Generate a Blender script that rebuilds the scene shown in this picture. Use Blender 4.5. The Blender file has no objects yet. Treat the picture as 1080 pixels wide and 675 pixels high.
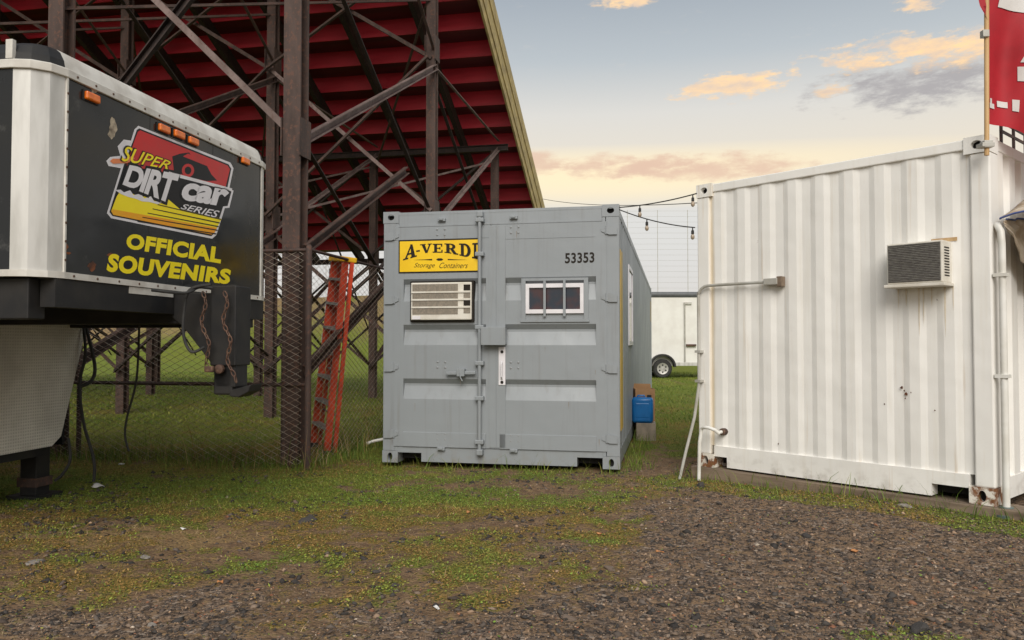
import bpy, bmesh, math, random
import numpy as np
from mathutils import Vector, Matrix
R = math.radians
random.seed(7); RNG = np.random.default_rng(11)
SC = bpy.context.scene
COL = SC.collection

# ------------------------------------------------------------------ camera
F = 830.0; PITCH = R(1.66); CAMZ = 1.27          # focal length in photo pixels, tilt, eye height
cam_d = bpy.data.cameras.new('camera'); cam = bpy.data.objects.new('camera', cam_d); COL.objects.link(cam)
cam.location = (0, 0, CAMZ); cam.rotation_euler = (math.pi/2 + PITCH, 0, 0)
cam_d.sensor_width = 36; cam_d.lens = F/1080*36; cam_d.clip_end = 3000; cam_d.clip_start = 0.05
SC.camera = cam

# ------------------------------------------------------------------ world and sun
SUN_EL, SUN_AZ = 36.0, 180.0                      # compass style: 0 = +Y (view), 90 = +X; the sun is behind the viewer
w = bpy.data.worlds.new('World'); SC.world = w; w.use_nodes = True
nt = w.node_tree; N = nt.nodes; L = nt.links
for n in list(N): N.remove(n)
def nd(t, **k):
    n = N.new(t)
    for a, b in k.items(): setattr(n, a, b)
    return n
def mth(op, a, b=None, c=None, clamp=False):
    n = nd('ShaderNodeMath', operation=op, use_clamp=clamp)
    for i, v in enumerate((a, b, c)):
        if v is None: continue
        if isinstance(v, (int, float)): n.inputs[i].default_value = v
        else: L.new(v, n.inputs[i])
    return n.outputs[0]
def mixc(f, a, b):
    n = nd('ShaderNodeMix', data_type='RGBA')
    for i, v in ((0, f), (6, a), (7, b)):
        if isinstance(v, (int, float)): n.inputs[i].default_value = v
        elif isinstance(v, tuple): n.inputs[i].default_value = (*v, 1)
        else: L.new(v, n.inputs[i])
    return n.outputs[2]
tc = nd('ShaderNodeTexCoord'); sep = nd('ShaderNodeSeparateXYZ'); L.new(tc.outputs['Generated'], sep.inputs[0])
el = mth('ARCSINE', sep.outputs[2]); az = mth('ARCTAN2', sep.outputs[0], sep.outputs[1])
sky = nd('ShaderNodeTexSky', sky_type='NISHITA'); sky.sun_disc = False
sky.sun_elevation = R(SUN_EL); sky.sun_rotation = R(SUN_AZ); sky.dust_density = 3.0; sky.air_density = 1.2
# thin overcast veil: cream at the horizon, blue grey overhead
ramp = nd('ShaderNodeValToRGB'); L.new(mth('MULTIPLY', el, 1/1.5708), ramp.inputs[0])
cr = ramp.color_ramp
stops = [(0.0, (3.5, 3.35, 3.25)), (0.06, (3.55, 3.4, 3.3)), (0.10, (3.65, 3.5, 3.3)), (0.14, (4.2, 3.7, 2.95)), (0.18, (3.75, 3.55, 3.2)), (0.22, (2.55, 2.7, 2.75)), (0.27, (1.85, 2.03, 2.2)), (0.45, (2.25, 2.4, 2.55)), (1.0, (3.4, 3.6, 3.8))]
while len(cr.elements) < len(stops): cr.elements.new(0.5)
for e, (p, c) in zip(cr.elements, stops): e.position = p; e.color = (*[v/10 for v in c], 1)
veil = nd('ShaderNodeVectorMath', operation='SCALE'); L.new(ramp.outputs[0], veil.inputs[0]); veil.inputs[3].default_value = 10.8
base = mixc(0.90, sky.outputs[0], veil.outputs[0])
# clouds: noise in azimuth / elevation, with banks where the evening clouds stand
cmb = nd('ShaderNodeCombineXYZ'); L.new(mth('MULTIPLY', az, 9.0), cmb.inputs[0]); L.new(mth('MULTIPLY', el, 26.0), cmb.inputs[1])
no = nd('ShaderNodeTexNoise'); no.inputs['Scale'].default_value = 2.3; no.inputs['Detail'].default_value = 9; no.inputs['Roughness'].default_value = 0.66
L.new(cmb.outputs[0], no.inputs['Vector'])
nz = no.outputs[0]
def azel(px, py):
    d = Vector(((px-540)/F, math.cos(PITCH) - math.sin(PITCH)*(337.5-py)/F, math.sin(PITCH) + math.cos(PITCH)*(337.5-py)/F)).normalized()
    return math.atan2(d.x, d.y), math.asin(d.z)
def bank(px, py, wx, wy):
    a0, e0 = azel(px, py)
    u = mth('MULTIPLY', mth('SUBTRACT', az, a0), F/wx); v = mth('MULTIPLY', mth('SUBTRACT', el, e0), F/wy)
    q = mth('ADD', mth('MULTIPLY', u, u), mth('MULTIPLY', v, v))
    return mth('SUBTRACT', 1.0, q, clamp=False)
def cloud(col, fac, px, py, wx, wy, tint, soft=1.6, rag=2.6, top=1.0):
    b = bank(px, py, wx*1.15, wy*1.15)
    m = mth('MULTIPLY', mth('ADD', mth('MAXIMUM', b, -1.2), mth('MULTIPLY', mth('SUBTRACT', nz, 0.5), rag*2.4)), soft*0.42, clamp=True)
    m = mth('MULTIPLY', mth('MULTIPLY', m, m), mth('SUBTRACT', 3.0, mth('MULTIPLY', m, 2.0)))
    return mixc(mth('MULTIPLY', m, top), col, tint)
c = base
g0 = bank(620, 188, 420, 34)                                     # low evening glow
c = mixc(mth('MULTIPLY', mth('MAXIMUM', g0, 0.0), 0.6), c, (6.2, 5.1, 3.0))
# scattered thin clouds all round the sky
gen = mth('MULTIPLY', mth('SUBTRACT', nz, 0.60), 5.0, clamp=True)
c = mixc(mth('MULTIPLY', gen, 0.18), c, (4.4, 3.8, 3.2))
no2 = nd('ShaderNodeTexNoise'); no2.inputs['Scale'].default_value = 2.6; no2.inputs['Detail'].default_value = 8; no2.inputs['Roughness'].default_value = 0.62; L.new(cmb.outputs[0], no2.inputs['Vector'])
v2 = mth('MULTIPLY', mth('SUBTRACT', no2.outputs[0], 0.36), 3.6, clamp=True)
PK = (4.2, 3.0, 2.3); OR = (6.0, 4.1, 2.2); GY = (2.2, 2.1, 2.15); ORV = mixc(v2, (4.2, 3.3, 2.6), OR)
for a in ((565, 172, 42, 13), (640, 176, 62, 12), (745, 178, 92, 15), (700, 172, 60, 10)): c = cloud(c, 0, *a, PK, 1.9, 1.6, 0.85)
c = cloud(c, 0, 975, 84, 95, 26, GY, 1.8, 1.9, 0.9)
for a in ((772, 91, 56, 13), (955, 54, 84, 13), (1000, 57, 60, 12), (880, 95, 16, 7), (650, 0, 40, 8), (968, 2, 22, 8), (838, 79, 10, 7)): c = cloud(c, 0, *a, ORV, 2.2, 2.5, 0.9)
bg = nd('ShaderNodeBackground'); bg.inputs[1].default_value = 0.1; L.new(c, bg.inputs[0])
wo = nd('ShaderNodeOutputWorld'); L.new(bg.outputs[0], wo.inputs[0])

sd = bpy.data.lights.new('sun', 'SUN'); sun = bpy.data.objects.new('sun', sd); COL.objects.link(sun)
sd.energy = 1.4; sd.angle = R(36); sd.color = (1.0, 0.95, 0.88)
sv = Vector((math.sin(R(SUN_AZ))*math.cos(R(SUN_EL)), math.cos(R(SUN_AZ))*math.cos(R(SUN_EL)), math.sin(R(SUN_EL))))
sun.rotation_euler = sv.to_track_quat('Z', 'Y').to_euler(); sun.location = (-8, -10, 30)
vs = SC.view_settings; vs.view_transform = 'Standard'; vs.look = 'None'; vs.exposure = 0.95; vs.gamma = 1.0; vs.use_curve_mapping = False

# ------------------------------------------------------------------ helpers
def ray(px, py):
    a = (px-540)/F; b = (337.5-py)/F
    return Vector((a, math.cos(PITCH) - math.sin(PITCH)*b, math.sin(PITCH) + math.cos(PITCH)*b))
def at(px, py, Y):
    d = ray(px, py); return Vector((0, 0, CAMZ)) + d*(Y/d.y)
def gnd(px, py, z=0.0):
    d = ray(px, py); return Vector((0, 0, CAMZ)) + d*((z-CAMZ)/d.z)
def frame(origin, rz): return Matrix.Translation(origin) @ Matrix.Rotation(rz, 4, 'Z')
def on_plane(mat, axis, val):
    inv = mat.inverted(); o = inv @ Vector((0, 0, CAMZ)); rot = inv.to_3x3()
    def f(px, py):
        d = rot @ ray(px, py); t = (val - o[axis])/d[axis]; return o + d*t
    return f

def tag(o, label=None, cat=None, group=None, kind=None):
    if label: o['label'] = label
    if cat: o['category'] = cat
    if group: o['group'] = group
    if kind: o['kind'] = kind
    return o
def empty(name, mat, label=None, cat=None, group=None):
    o = bpy.data.objects.new(name, None); COL.objects.link(o); o.empty_display_size = 0.2
    if isinstance(mat, Matrix): o.matrix_world = mat
    else: o.location = mat
    return tag(o, label, cat, group)

class MB:
    def __init__(s): s.v = []; s.f = []
    def add(s, vs, fs):
        k = len(s.v); s.v += [tuple(p) for p in vs]; s.f += [tuple(k+i for i in f) for f in fs]; return s
    def box(s, x0, x1, y0, y1, z0, z1):
        vs = [(x, y, z) for z in (z0, z1) for y in (y0, y1) for x in (x0, x1)]
        return s.add(vs, [(0,2,3,1),(4,5,7,6),(0,1,5,4),(2,6,7,3),(0,4,6,2),(1,3,7,5)])
    def basis(s, p, q, up=None):
        d = (Vector(q)-Vector(p)).normalized()
        u = Vector(up) if up else (Vector((0,0,1)) if abs(d.z) < 0.95 else Vector((1,0,0)))
        a = d.cross(u).normalized(); b = a.cross(d).normalized(); return d, a, b
    def section(s, p, q, poly, up=None):
        p = Vector(p); q = Vector(q); d, a, b = s.basis(p, q, up); n = len(poly)
        vs = [p + a*x + b*y for x, y in poly] + [q + a*x + b*y for x, y in poly]
        return s.add(vs, [tuple(range(n))[::-1], tuple(range(n, 2*n))] + [(i, (i+1) % n, n+(i+1) % n, n+i) for i in range(n)])
    def beam(s, p, q, w, h, up=None): return s.section(p, q, [(-w/2,-h/2),(w/2,-h/2),(w/2,h/2),(-w/2,h/2)], up)
    def angle(s, p, q, w, t, up=None, flip=1):
        return s.section(p, q, [(0,0),(w*flip,0),(w*flip,t),(t*flip,t),(t*flip,w),(0,w)], up)
    def hsec(s, p, q, w, h, t, up=None):
        a = w/2; b = h/2
        return s.section(p, q, [(-a,-b),(a,-b),(a,-b+t),(t/2,-b+t),(t/2,b-t),(a,b-t),(a,b),(-a,b),(-a,b-t),(-t/2,b-t),(-t/2,-b+t),(-a,-b+t)], up)
    def channel(s, p, q, w, h, t, up=None):
        a = w/2; b = h/2
        return s.section(p, q, [(-a,-b),(a,-b),(a,-b+t),(-a+t,-b+t),(-a+t,b-t),(a,b-t),(a,b),(-a,b)], up)
    def tube(s, pts, r, seg=8, caps=True, closed=False):
        pts = [Vector(p) for p in pts]; n = len(pts); rings = []
        rr = r if isinstance(r, (list, tuple)) else [r]*n
        prev = None
        for i, p in enumerate(pts):
            if closed: d = (pts[(i+1) % n]-pts[i-1]).normalized()
            else: d = (pts[min(i+1, n-1)]-pts[max(i-1, 0)]).normalized()
            if prev is None:
                u = Vector((0,0,1)) if abs(d.z) < 0.9 else Vector((1,0,0)); a = d.cross(u).normalized()
            else:
                a = (prev - d*prev.dot(d)).normalized()
            prev = a; b = d.cross(a)
            rings.append([p + (a*math.cos(2*math.pi*j/seg) + b*math.sin(2*math.pi*j/seg))*rr[i] for j in range(seg)])
        vs = [p for ring in rings for p in ring]; fs = []
        for i in range(n if closed else n-1):
            k = (i+1) % n
            for j in range(seg): fs.append((i*seg+j, i*seg+(j+1) % seg, k*seg+(j+1) % seg, k*seg+j))
        if caps and not closed: fs += [tuple(range(seg))[::-1], tuple(range((n-1)*seg, n*seg))]
        return s.add(vs, fs)
    def prism(s, poly, f0, f1):
        n = len(poly)
        return s.add([f0(p) for p in poly] + [f1(p) for p in poly], [tuple(range(n)), tuple(range(n, 2*n))[::-1]] + [(i, n+i, n+(i+1) % n, (i+1) % n) for i in range(n)])
    def grid(s, fn, nu, nv):
        vs = [fn(i/nu, j/nv) for j in range(nv+1) for i in range(nu+1)]
        fs = [(j*(nu+1)+i, j*(nu+1)+i+1, (j+1)*(nu+1)+i+1, (j+1)*(nu+1)+i) for j in range(nv) for i in range(nu)]
        return s.add(vs, fs)
    def lathe(s, p, ax, prof, seg=20):
        p = Vector(p); ax = Vector(ax).normalized(); u = Vector((0,0,1)) if abs(ax.z) < 0.9 else Vector((1,0,0))
        a = ax.cross(u).normalized(); b = ax.cross(a); n = len(prof)
        vs = [p + ax*h + (a*math.cos(2*math.pi*j/seg)+b*math.sin(2*math.pi*j/seg))*r for h, r in prof for j in range(seg)]
        fs = [(i*seg+j, i*seg+(j+1) % seg, (i+1)*seg+(j+1) % seg, (i+1)*seg+j) for i in range(n-1) for j in range(seg)]
        fs += [tuple(range(seg))[::-1], tuple(range((n-1)*seg, n*seg))]
        return s.add(vs, fs)
    def mesh(s, name, m, smooth=False, fix=True):
        me = bpy.data.meshes.new(name); me.from_pydata(s.v, [], s.f)
        if fix:
            bm = bmesh.new(); bm.from_mesh(me); bmesh.ops.recalc_face_normals(bm, faces=bm.faces); bm.to_mesh(me); bm.free()
        me.materials.append(m)
        if smooth:
            me.polygons.foreach_set('use_smooth', [True]*len(me.polygons))
            me.set_sharp_from_angle(angle=R(35))
        me.update(); return me
    def build(s, name, m, parent=None, smooth=False, bevel=0, fix=True, loc=None):
        o = bpy.data.objects.new(name, s.mesh(name, m, smooth, fix)); COL.objects.link(o)
        if parent: o.parent = parent
        if loc is not None: o.location = loc
        if bevel:
            b = o.modifiers.new('bevel', 'BEVEL'); b.width = bevel; b.segments = 2; b.limit_method = 'ANGLE'; b.angle_limit = R(40)
            b.harden_normals = False
        return o
def inst(name, me, parent=None, loc=(0,0,0), rot=(0,0,0), scale=None):
    o = bpy.data.objects.new(name, me); COL.objects.link(o); o.parent = parent; o.location = loc; o.rotation_euler = rot
    if scale: o.scale = scale
    return o

def np_mesh(name, m, V, T, col=None, parent=None, smooth=False):
    me = bpy.data.meshes.new(name); V = np.asarray(V, np.float32); T = np.asarray(T, np.int32); k = T.shape[1]
    me.vertices.add(len(V)); me.vertices.foreach_set('co', V.ravel())
    me.loops.add(T.size); me.loops.foreach_set('vertex_index', T.ravel())
    me.polygons.add(len(T)); me.polygons.foreach_set('loop_start', np.arange(0, T.size, k, dtype=np.int32))
    if smooth: me.polygons.foreach_set('use_smooth', np.ones(len(T), bool))
    for cn, cv in (col or {}).items():
        at_ = me.attributes.new(cn, 'FLOAT_COLOR', 'POINT'); cc = np.ones((len(V), 4), np.float32); cc[:, :cv.shape[1]] = cv
        at_.data.foreach_set('color', cc.ravel())
    me.update(calc_edges=True); me.validate(); me.materials.append(m)
    o = bpy.data.objects.new(name, me); COL.objects.link(o); o.parent = parent; return o

# value noise for layouts
_P = np.random.default_rng(3).random((256, 256))
def vnoise(x, y):
    xi = np.floor(x).astype(int); yi = np.floor(y).astype(int); fx = x-xi; fy = y-yi
    fx = fx*fx*(3-2*fx); fy = fy*fy*(3-2*fy)
    a = _P[xi & 255, yi & 255]; b = _P[(xi+1) & 255, yi & 255]; c_ = _P[xi & 255, (yi+1) & 255]; d = _P[(xi+1) & 255, (yi+1) & 255]
    return (a*(1-fx)+b*fx)*(1-fy) + (c_*(1-fx)+d*fx)*fy
def fbm(x, y, s=1.0, o=4):
    r = 0; t = 0; a = 1
    for i in range(o):
        r = r + a*vnoise(x*s+17.3*i, y*s+5.1*i); t += a; a *= 0.5; s *= 2.03
    return r/t
def sst(a, b, x):
    t = np.clip((x-a)/(b-a), 0, 1); return t*t*(3-2*t)

# ------------------------------------------------------------------ materials
class Mat:
    def __init__(s, name):
        s.m = bpy.data.materials.new(name); s.m.use_nodes = True; s.t = s.m.node_tree; s.N = s.t.nodes; s.L = s.t.links
        s.b = s.N['Principled BSDF']; s.tc = s.N.new('ShaderNodeTexCoord')
    def put(s, sock, v):
        if isinstance(v, tuple) and len(v) == 3: v = (*v, 1)
        if isinstance(v, (int, float, tuple)): sock.default_value = v
        else: s.L.new(v, sock)
    def noise(s, scale=5, detail=5, stretch=(1,1,1), rough=0.55, src='Object', loc=(0,0,0)):
        mp = s.N.new('ShaderNodeMapping'); mp.inputs['Scale'].default_value = stretch; mp.inputs['Location'].default_value = loc
        s.L.new(s.tc.outputs[src], mp.inputs[0])
        n = s.N.new('ShaderNodeTexNoise'); n.inputs['Scale'].default_value = scale; n.inputs['Detail'].default_value = detail; n.inputs['Roughness'].default_value = rough
        s.L.new(mp.outputs[0], n.inputs['Vector']); return n.outputs[0]
    def voro(s, scale, feature='F1', out=0, stretch=(1,1,1)):
        mp = s.N.new('ShaderNodeMapping'); mp.inputs['Scale'].default_value = stretch; s.L.new(s.tc.outputs['Object'], mp.inputs[0])
        n = s.N.new('ShaderNodeTexVoronoi'); n.feature = feature; n.inputs['Scale'].default_value = scale; s.L.new(mp.outputs[0], n.inputs['Vector']); return n.outputs[out]
    def math(s, op, a, b=0.0, clamp=False):
        n = s.N.new('ShaderNodeMath'); n.operation = op; n.use_clamp = clamp; s.put(n.inputs[0], a); s.put(n.inputs[1], b); return n.outputs[0]
    def rng(s, v, a, b, c=0.0, d=1.0):
        n = s.N.new('ShaderNodeMapRange'); n.interpolation_type = 'SMOOTHSTEP'; s.put(n.inputs[0], v)
        for i, x in enumerate((a, b, c, d)): n.inputs[i+1].default_value = x
        return n.outputs[0]
    def mix(s, f, a, b, mode='MIX'):
        n = s.N.new('ShaderNodeMix'); n.data_type = 'RGBA'; n.blend_type = mode; s.put(n.inputs[0], f); s.put(n.inputs[6], a); s.put(n.inputs[7], b); return n.outputs[2]
    def attr(s, name, comp=None):
        n = s.N.new('ShaderNodeAttribute'); n.attribute_name = name
        if comp is None: return n.outputs['Color']
        q = s.N.new('ShaderNodeSeparateColor'); s.L.new(n.outputs['Color'], q.inputs[0]); return q.outputs[comp]
    def xyz(s, comp):
        q = s.N.new('ShaderNodeSeparateXYZ'); s.L.new(s.tc.outputs['Object'], q.inputs[0]); return q.outputs[comp]
    def bump(s, h, strength=0.3, dist=0.01):
        n = s.N.new('ShaderNodeBump'); n.inputs['Strength'].default_value = strength; n.inputs['Distance'].default_value = dist; s.L.new(h, n.inputs['Height']); s.L.new(n.outputs[0], s.b.inputs['Normal'])
    def done(s, col, rough=0.6, metal=0.0, spec=None):
        s.put(s.b.inputs['Base Color'], col); s.put(s.b.inputs['Roughness'], rough); s.b.inputs['Metallic'].default_value = metal
        if spec is not None: s.b.inputs['Specular IOR Level'].default_value = spec
        return s.m
def simple(name, c1, c2=None, rough=0.6, scale=8, metal=0.0, bump=0.0, stretch=(1,1,1), spec=None):
    m = Mat(name); c2 = c2 or tuple(v*0.75 for v in c1)
    n = m.noise(scale, 6, stretch)
    if bump: m.bump(m.noise(scale*6, 4, stretch), bump, 0.004)
    return m.done(m.mix(m.rng(n, 0.35, 0.68), c1, c2), rough, metal, spec)

def paint(name, base_c, dirt_c, rust=0.0, rough=0.5, streak=0.35, wave=0.12):
    m = Mat(name)
    n1 = m.noise(1.3, 4); st = m.noise(3.0, 6, (6, 6, 0.35)); fine = m.noise(60, 3)
    c_ = m.mix(m.math('MULTIPLY', m.rng(n1, 0.35, 0.7), 0.35), base_c, tuple(v*0.86 for v in base_c))
    c_ = m.mix(m.math('MULTIPLY', m.rng(st, 0.5, 0.78), streak), c_, dirt_c)
    low = m.rng(m.xyz(2), 0.0, 0.22, 1.0, 0.0)
    c_ = m.mix(m.math('MULTIPLY', m.math('MULTIPLY', low, m.rng(m.noise(11, 7), 0.45, 0.7)), 0.35), c_, (0.22, 0.18, 0.13))
    if rust:
        r1 = m.rng(m.noise(5.5, 8, (1, 1, 1), 0.65, loc=(3.1, 1.2, 0)), 0.70, 0.735); r2 = m.rng(m.noise(38, 5), 0.5, 0.56)
        rs = m.rng(m.noise(4.2, 6, (5, 5, 0.22), 0.55, loc=(9, 4, 2)), 0.60, 0.78)
        c_ = m.mix(m.math('MULTIPLY', rs, 0.35*rust), c_, (0.50, 0.33, 0.15))
        c_ = m.mix(m.math('MULTIPLY', m.math('MULTIPLY', r1, r2), rust), c_, (0.11, 0.045, 0.025))
        edge = m.rng(m.math('ABSOLUTE', m.math('SUBTRACT', m.xyz(0), 0.150)), 0.0, 0.035, 1.0, 0.0)
        edge = m.math('MULTIPLY', edge, m.rng(m.noise(6, 6, (4, 4, 0.3)), 0.3, 0.6, 0.25, 1.0)); edge = m.math('MULTIPLY', edge, m.math('LESS_THAN', m.xyz(1), 0.15))
        c_ = m.mix(m.math('MULTIPLY', edge, 0.6), c_, (0.66, 0.50, 0.26))
    m.bump(m.math('ADD', m.math('MULTIPLY', m.noise(2.2, 2), 1.0), m.math('MULTIPLY', fine, 0.03)), wave, 0.06)
    return m.done(c_, m.rng(n1, 0.2, 0.8, rough-0.1, rough+0.12))
GREY = paint('grey_container_paint', (0.262, 0.284, 0.300), (0.195, 0.195, 0.19), 0, 0.42, 0.5, 0.2)
WHITE = paint('white_container_paint', (0.83, 0.815, 0.775), (0.70, 0.66, 0.58), 1.0, 0.5, 0.4, 0.32)
RUSTW = Mat('rusty_white_casting'); _n = RUSTW.rng(RUSTW.noise(14, 7), 0.44, 0.56)
RUSTW.bump(RUSTW.noise(60, 4), 0.4, 0.004)
RUSTW = RUSTW.done(RUSTW.mix(_n, (0.72, 0.68, 0.60), RUSTW.mix(RUSTW.noise(40, 4), (0.10, 0.04, 0.02), (0.30, 0.13, 0.05))), 0.7)
def steel(name, a, b, c3):
    m = Mat(name); n1 = m.noise(3, 6, (2, 2, 0.6)); n2 = m.noise(26, 6)
    c_ = m.mix(m.rng(n1, 0.35, 0.65), a, b); c_ = m.mix(m.math('MULTIPLY', m.rng(n2, 0.52, 0.66), 0.7), c_, c3)
    m.bump(n2, 0.35, 0.004); return m.done(c_, 0.75)
RUST = steel('weathered_brown_steel', (0.080, 0.050, 0.040), (0.045, 0.027, 0.021), (0.13, 0.058, 0.036))
RUSTD = steel('dark_rusted_steel', (0.032, 0.020, 0.016), (0.020, 0.012, 0.010), (0.06, 0.03, 0.02))
RUSTL = steel('pale_weathered_steel', (0.20, 0.145, 0.13), (0.13, 0.09, 0.078), (0.10, 0.055, 0.042))
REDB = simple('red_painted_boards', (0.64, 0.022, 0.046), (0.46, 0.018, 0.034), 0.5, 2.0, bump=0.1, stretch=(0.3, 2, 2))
REDT = simple('shaded_red_tread', (0.115, 0.008, 0.013), (0.060, 0.006, 0.009), 0.7, 2.0, bump=0.1, stretch=(0.3, 2, 2))  # darker copy of the riser red: shade under the treads put into the colour
YELB = simple('weathered_yellow_boards', (0.55, 0.42, 0.17), (0.36, 0.27, 0.12), 0.7, 4, bump=0.2)
ALU = simple('brushed_aluminium_trim', (0.62, 0.61, 0.58), (0.46, 0.45, 0.42), 0.42, 5, 0.35, 0.05, (2, 2, 0.4))
ALUW = simple('chalky_white_trim', (0.66, 0.64, 0.59), (0.50, 0.47, 0.42), 0.5, 6, 0.0, 0.1)
def blackp():
    m = Mat('glossy_black_panel'); n = m.noise(2.2, 6); sc = m.rng(m.noise(3.3, 8, (1, 1, 1), 0.7), 0.60, 0.72)
    c_ = m.mix(sc, (0.016, 0.017, 0.018), (0.06, 0.06, 0.058))
    m.bump(m.noise(1.6, 2), 0.15, 0.03)
    return m.done(c_, m.rng(n, 0.35, 0.7, 0.06, 0.30), 0, 0.30)
BLACKP = blackp()
BLK = simple('black_painted_steel', (0.014, 0.014, 0.015), (0.026, 0.024, 0.022), 0.55, 5, bump=0.15, spec=0.3)
RUBBER = simple('black_rubber', (0.02, 0.02, 0.02), (0.035, 0.034, 0.032), 0.75, 12)
DARK = simple('dark_interior', (0.012, 0.011, 0.010), None, 0.9)
CHAIN = steel('rusty_chain_steel', (0.11, 0.055, 0.034), (0.055, 0.030, 0.022), (0.17, 0.10, 0.06))
GALV = simple('galvanised_wire', (0.42, 0.37, 0.30), (0.26, 0.17, 0.11), 0.6, 9, 0.1)
PIPEG = simple('grey_conduit', (0.50, 0.49, 0.45), (0.38, 0.36, 0.31), 0.45, 6, 0.2)
PVC = simple('white_plastic_pipe', (0.74, 0.73, 0.69), (0.62, 0.60, 0.54), 0.4, 5)
AMBER = simple('amber_lens', (0.85, 0.20, 0.015), (0.70, 0.13, 0.01), 0.18, 20)
SIGNY = simple('yellow_sign_paint', (0.86, 0.56, 0.010), (0.80, 0.50, 0.008), 0.4, 6)
SIGNK = simple('black_sign_paint', (0.018, 0.014, 0.010), (0.02, 0.016, 0.012), 0.6, 6, spec=0.2)
VINYLW = simple('white_vinyl', (0.76, 0.74, 0.76), (0.68, 0.66, 0.68), 0.35, 6, spec=0.2)
VINYLR = simple('red_vinyl', (0.58, 0.018, 0.020), (0.48, 0.03, 0.028), 0.3, 6, spec=0.2)
VINYLY = simple('yellow_vinyl', (0.92, 0.76, 0.010), (0.90, 0.72, 0.010), 0.35, 6, spec=0.2)
VINYLO = simple('orange_vinyl', (0.85, 0.33, 0.012), (0.80, 0.40, 0.012), 0.35, 6, spec=0.2)
VINYLK = simple('black_vinyl', (0.012, 0.012, 0.014), None, 0.4, 6, spec=0.15)
VPINK = simple('pale_orange_vinyl', (0.80, 0.22, 0.05), None, 0.35, 6)
GLASS = Mat('dark_window_glass'); GLASS = GLASS.done(GLASS.mix(GLASS.rng(GLASS.noise(2.6, 3), 0.42, 0.58), (0.02, 0.03, 0.045), (0.07, 0.03, 0.03)), 0.04)
ACW = simple('cream_plastic', (0.70, 0.67, 0.60), (0.60, 0.56, 0.48), 0.5, 7)
ACG = simple('tan_grille', (0.20, 0.175, 0.14), (0.27, 0.23, 0.18), 0.6, 40)
FIN = Mat('condenser_fins'); FIN.bump(FIN.noise(40, 1, (0.2, 0.2, 4)), 0.6, 0.004)
FIN = FIN.done(FIN.mix(FIN.rng(FIN.noise(30, 3, (1, 1, 3)), 0.4, 0.6), (0.14, 0.13, 0.12), (0.20, 0.19, 0.17)), 0.5, 0.3)
ORANGE = simple('orange_fibreglass', (0.66, 0.075, 0.028), (0.46, 0.050, 0.022), 0.5, 7)
LADY = simple('yellow_plastic_cap', (0.80, 0.47, 0.02), (0.70, 0.38, 0.02), 0.45, 7)
BLUE = simple('blue_plastic', (0.006, 0.15, 0.43), (0.005, 0.12, 0.36), 0.35, 8)
CONC = simple('grey_concrete_block', (0.32, 0.27, 0.21), (0.22, 0.19, 0.15), 0.9, 9, bump=0.4)
CARD = simple('brown_cardboard', (0.42, 0.24, 0.12), (0.34, 0.19, 0.09), 0.85, 6)
TIMB = simple('weathered_timber', (0.24, 0.18, 0.125), (0.14, 0.10, 0.07), 0.85, 5, bump=0.4, stretch=(0.3, 3, 3))
WOODP = simple('pine_pole', (0.60, 0.39, 0.18), (0.48, 0.29, 0.12), 0.6, 6, stretch=(3, 3, 0.4))
FLAGR = simple('red_flag_cloth', (0.40, 0.006, 0.016), (0.33, 0.005, 0.013), 0.7, 5)
FLAGW = simple('white_flag_cloth', (0.66, 0.64, 0.62), (0.58, 0.56, 0.54), 0.8, 5)
TARP = simple('stained_canvas', (0.52, 0.45, 0.36), (0.36, 0.27, 0.18), 0.85, 9, bump=0.3)
TARPB = simple('blue_tarp_edge', (0.05, 0.09, 0.30), (0.10, 0.12, 0.25), 0.7, 9)
TRW = simple('white_cargo_skin', (0.78, 0.77, 0.73), (0.70, 0.68, 0.64), 0.4, 2)
CHROME = simple('steel_wheel', (0.55, 0.54, 0.52), (0.40, 0.39, 0.37), 0.35, 6, 0.6)
YSTR = simple('yellow_stripe_paint', (0.62, 0.40, 0.06), (0.52, 0.34, 0.07), 0.5, 9)
BULB = simple('bulb_glass', (0.40, 0.32, 0.24), (0.32, 0.26, 0.19), 0.12, 6)
LITTER = simple('white_litter', (0.72, 0.71, 0.68), (0.55, 0.53, 0.50), 0.7, 12)
LEAFB = simple('orange_brown_leaf', (0.50, 0.22, 0.08), (0.36, 0.15, 0.05), 0.7, 20)
GREENP = simple('grey_green_flange', (0.12, 0.16, 0.15), None, 0.5)
def diamond():
    m = Mat('diamond_tread_plate')
    sx = m.math('SINE', m.math('MULTIPLY', m.math('ADD', m.xyz(1), m.xyz(2)), 130.0)); sy = m.math('SINE', m.math('MULTIPLY', m.math('SUBTRACT', m.xyz(1), m.xyz(2)), 130.0))
    p = m.rng(m.math('MULTIPLY', sx, sy), 0.15, 0.75)
    m.bump(p, 0.9, 0.006); n = m.noise(2.5, 6)
    c_ = m.mix(m.rng(n, 0.35, 0.7), (0.74, 0.71, 0.64), (0.56, 0.53, 0.47)); c_ = m.mix(m.math('MULTIPLY', p, 0.45), c_, (0.36, 0.34, 0.31))
    return m.done(c_, 0.45, 0.0)
DIAM = diamond()
def vcol(name, attr, rough=0.8, sub=None, transl=False):
    m = Mat(name); c_ = m.attr(attr)
    if transl:
        m.b.inputs['Subsurface Weight'].default_value = 0.0
    return m.done(c_, rough, 0, 0.25)
STONE = vcol('gravel_stone', 'tint', 0.85); BLADE = vcol('grass_blade', 'tint', 0.6)

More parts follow.
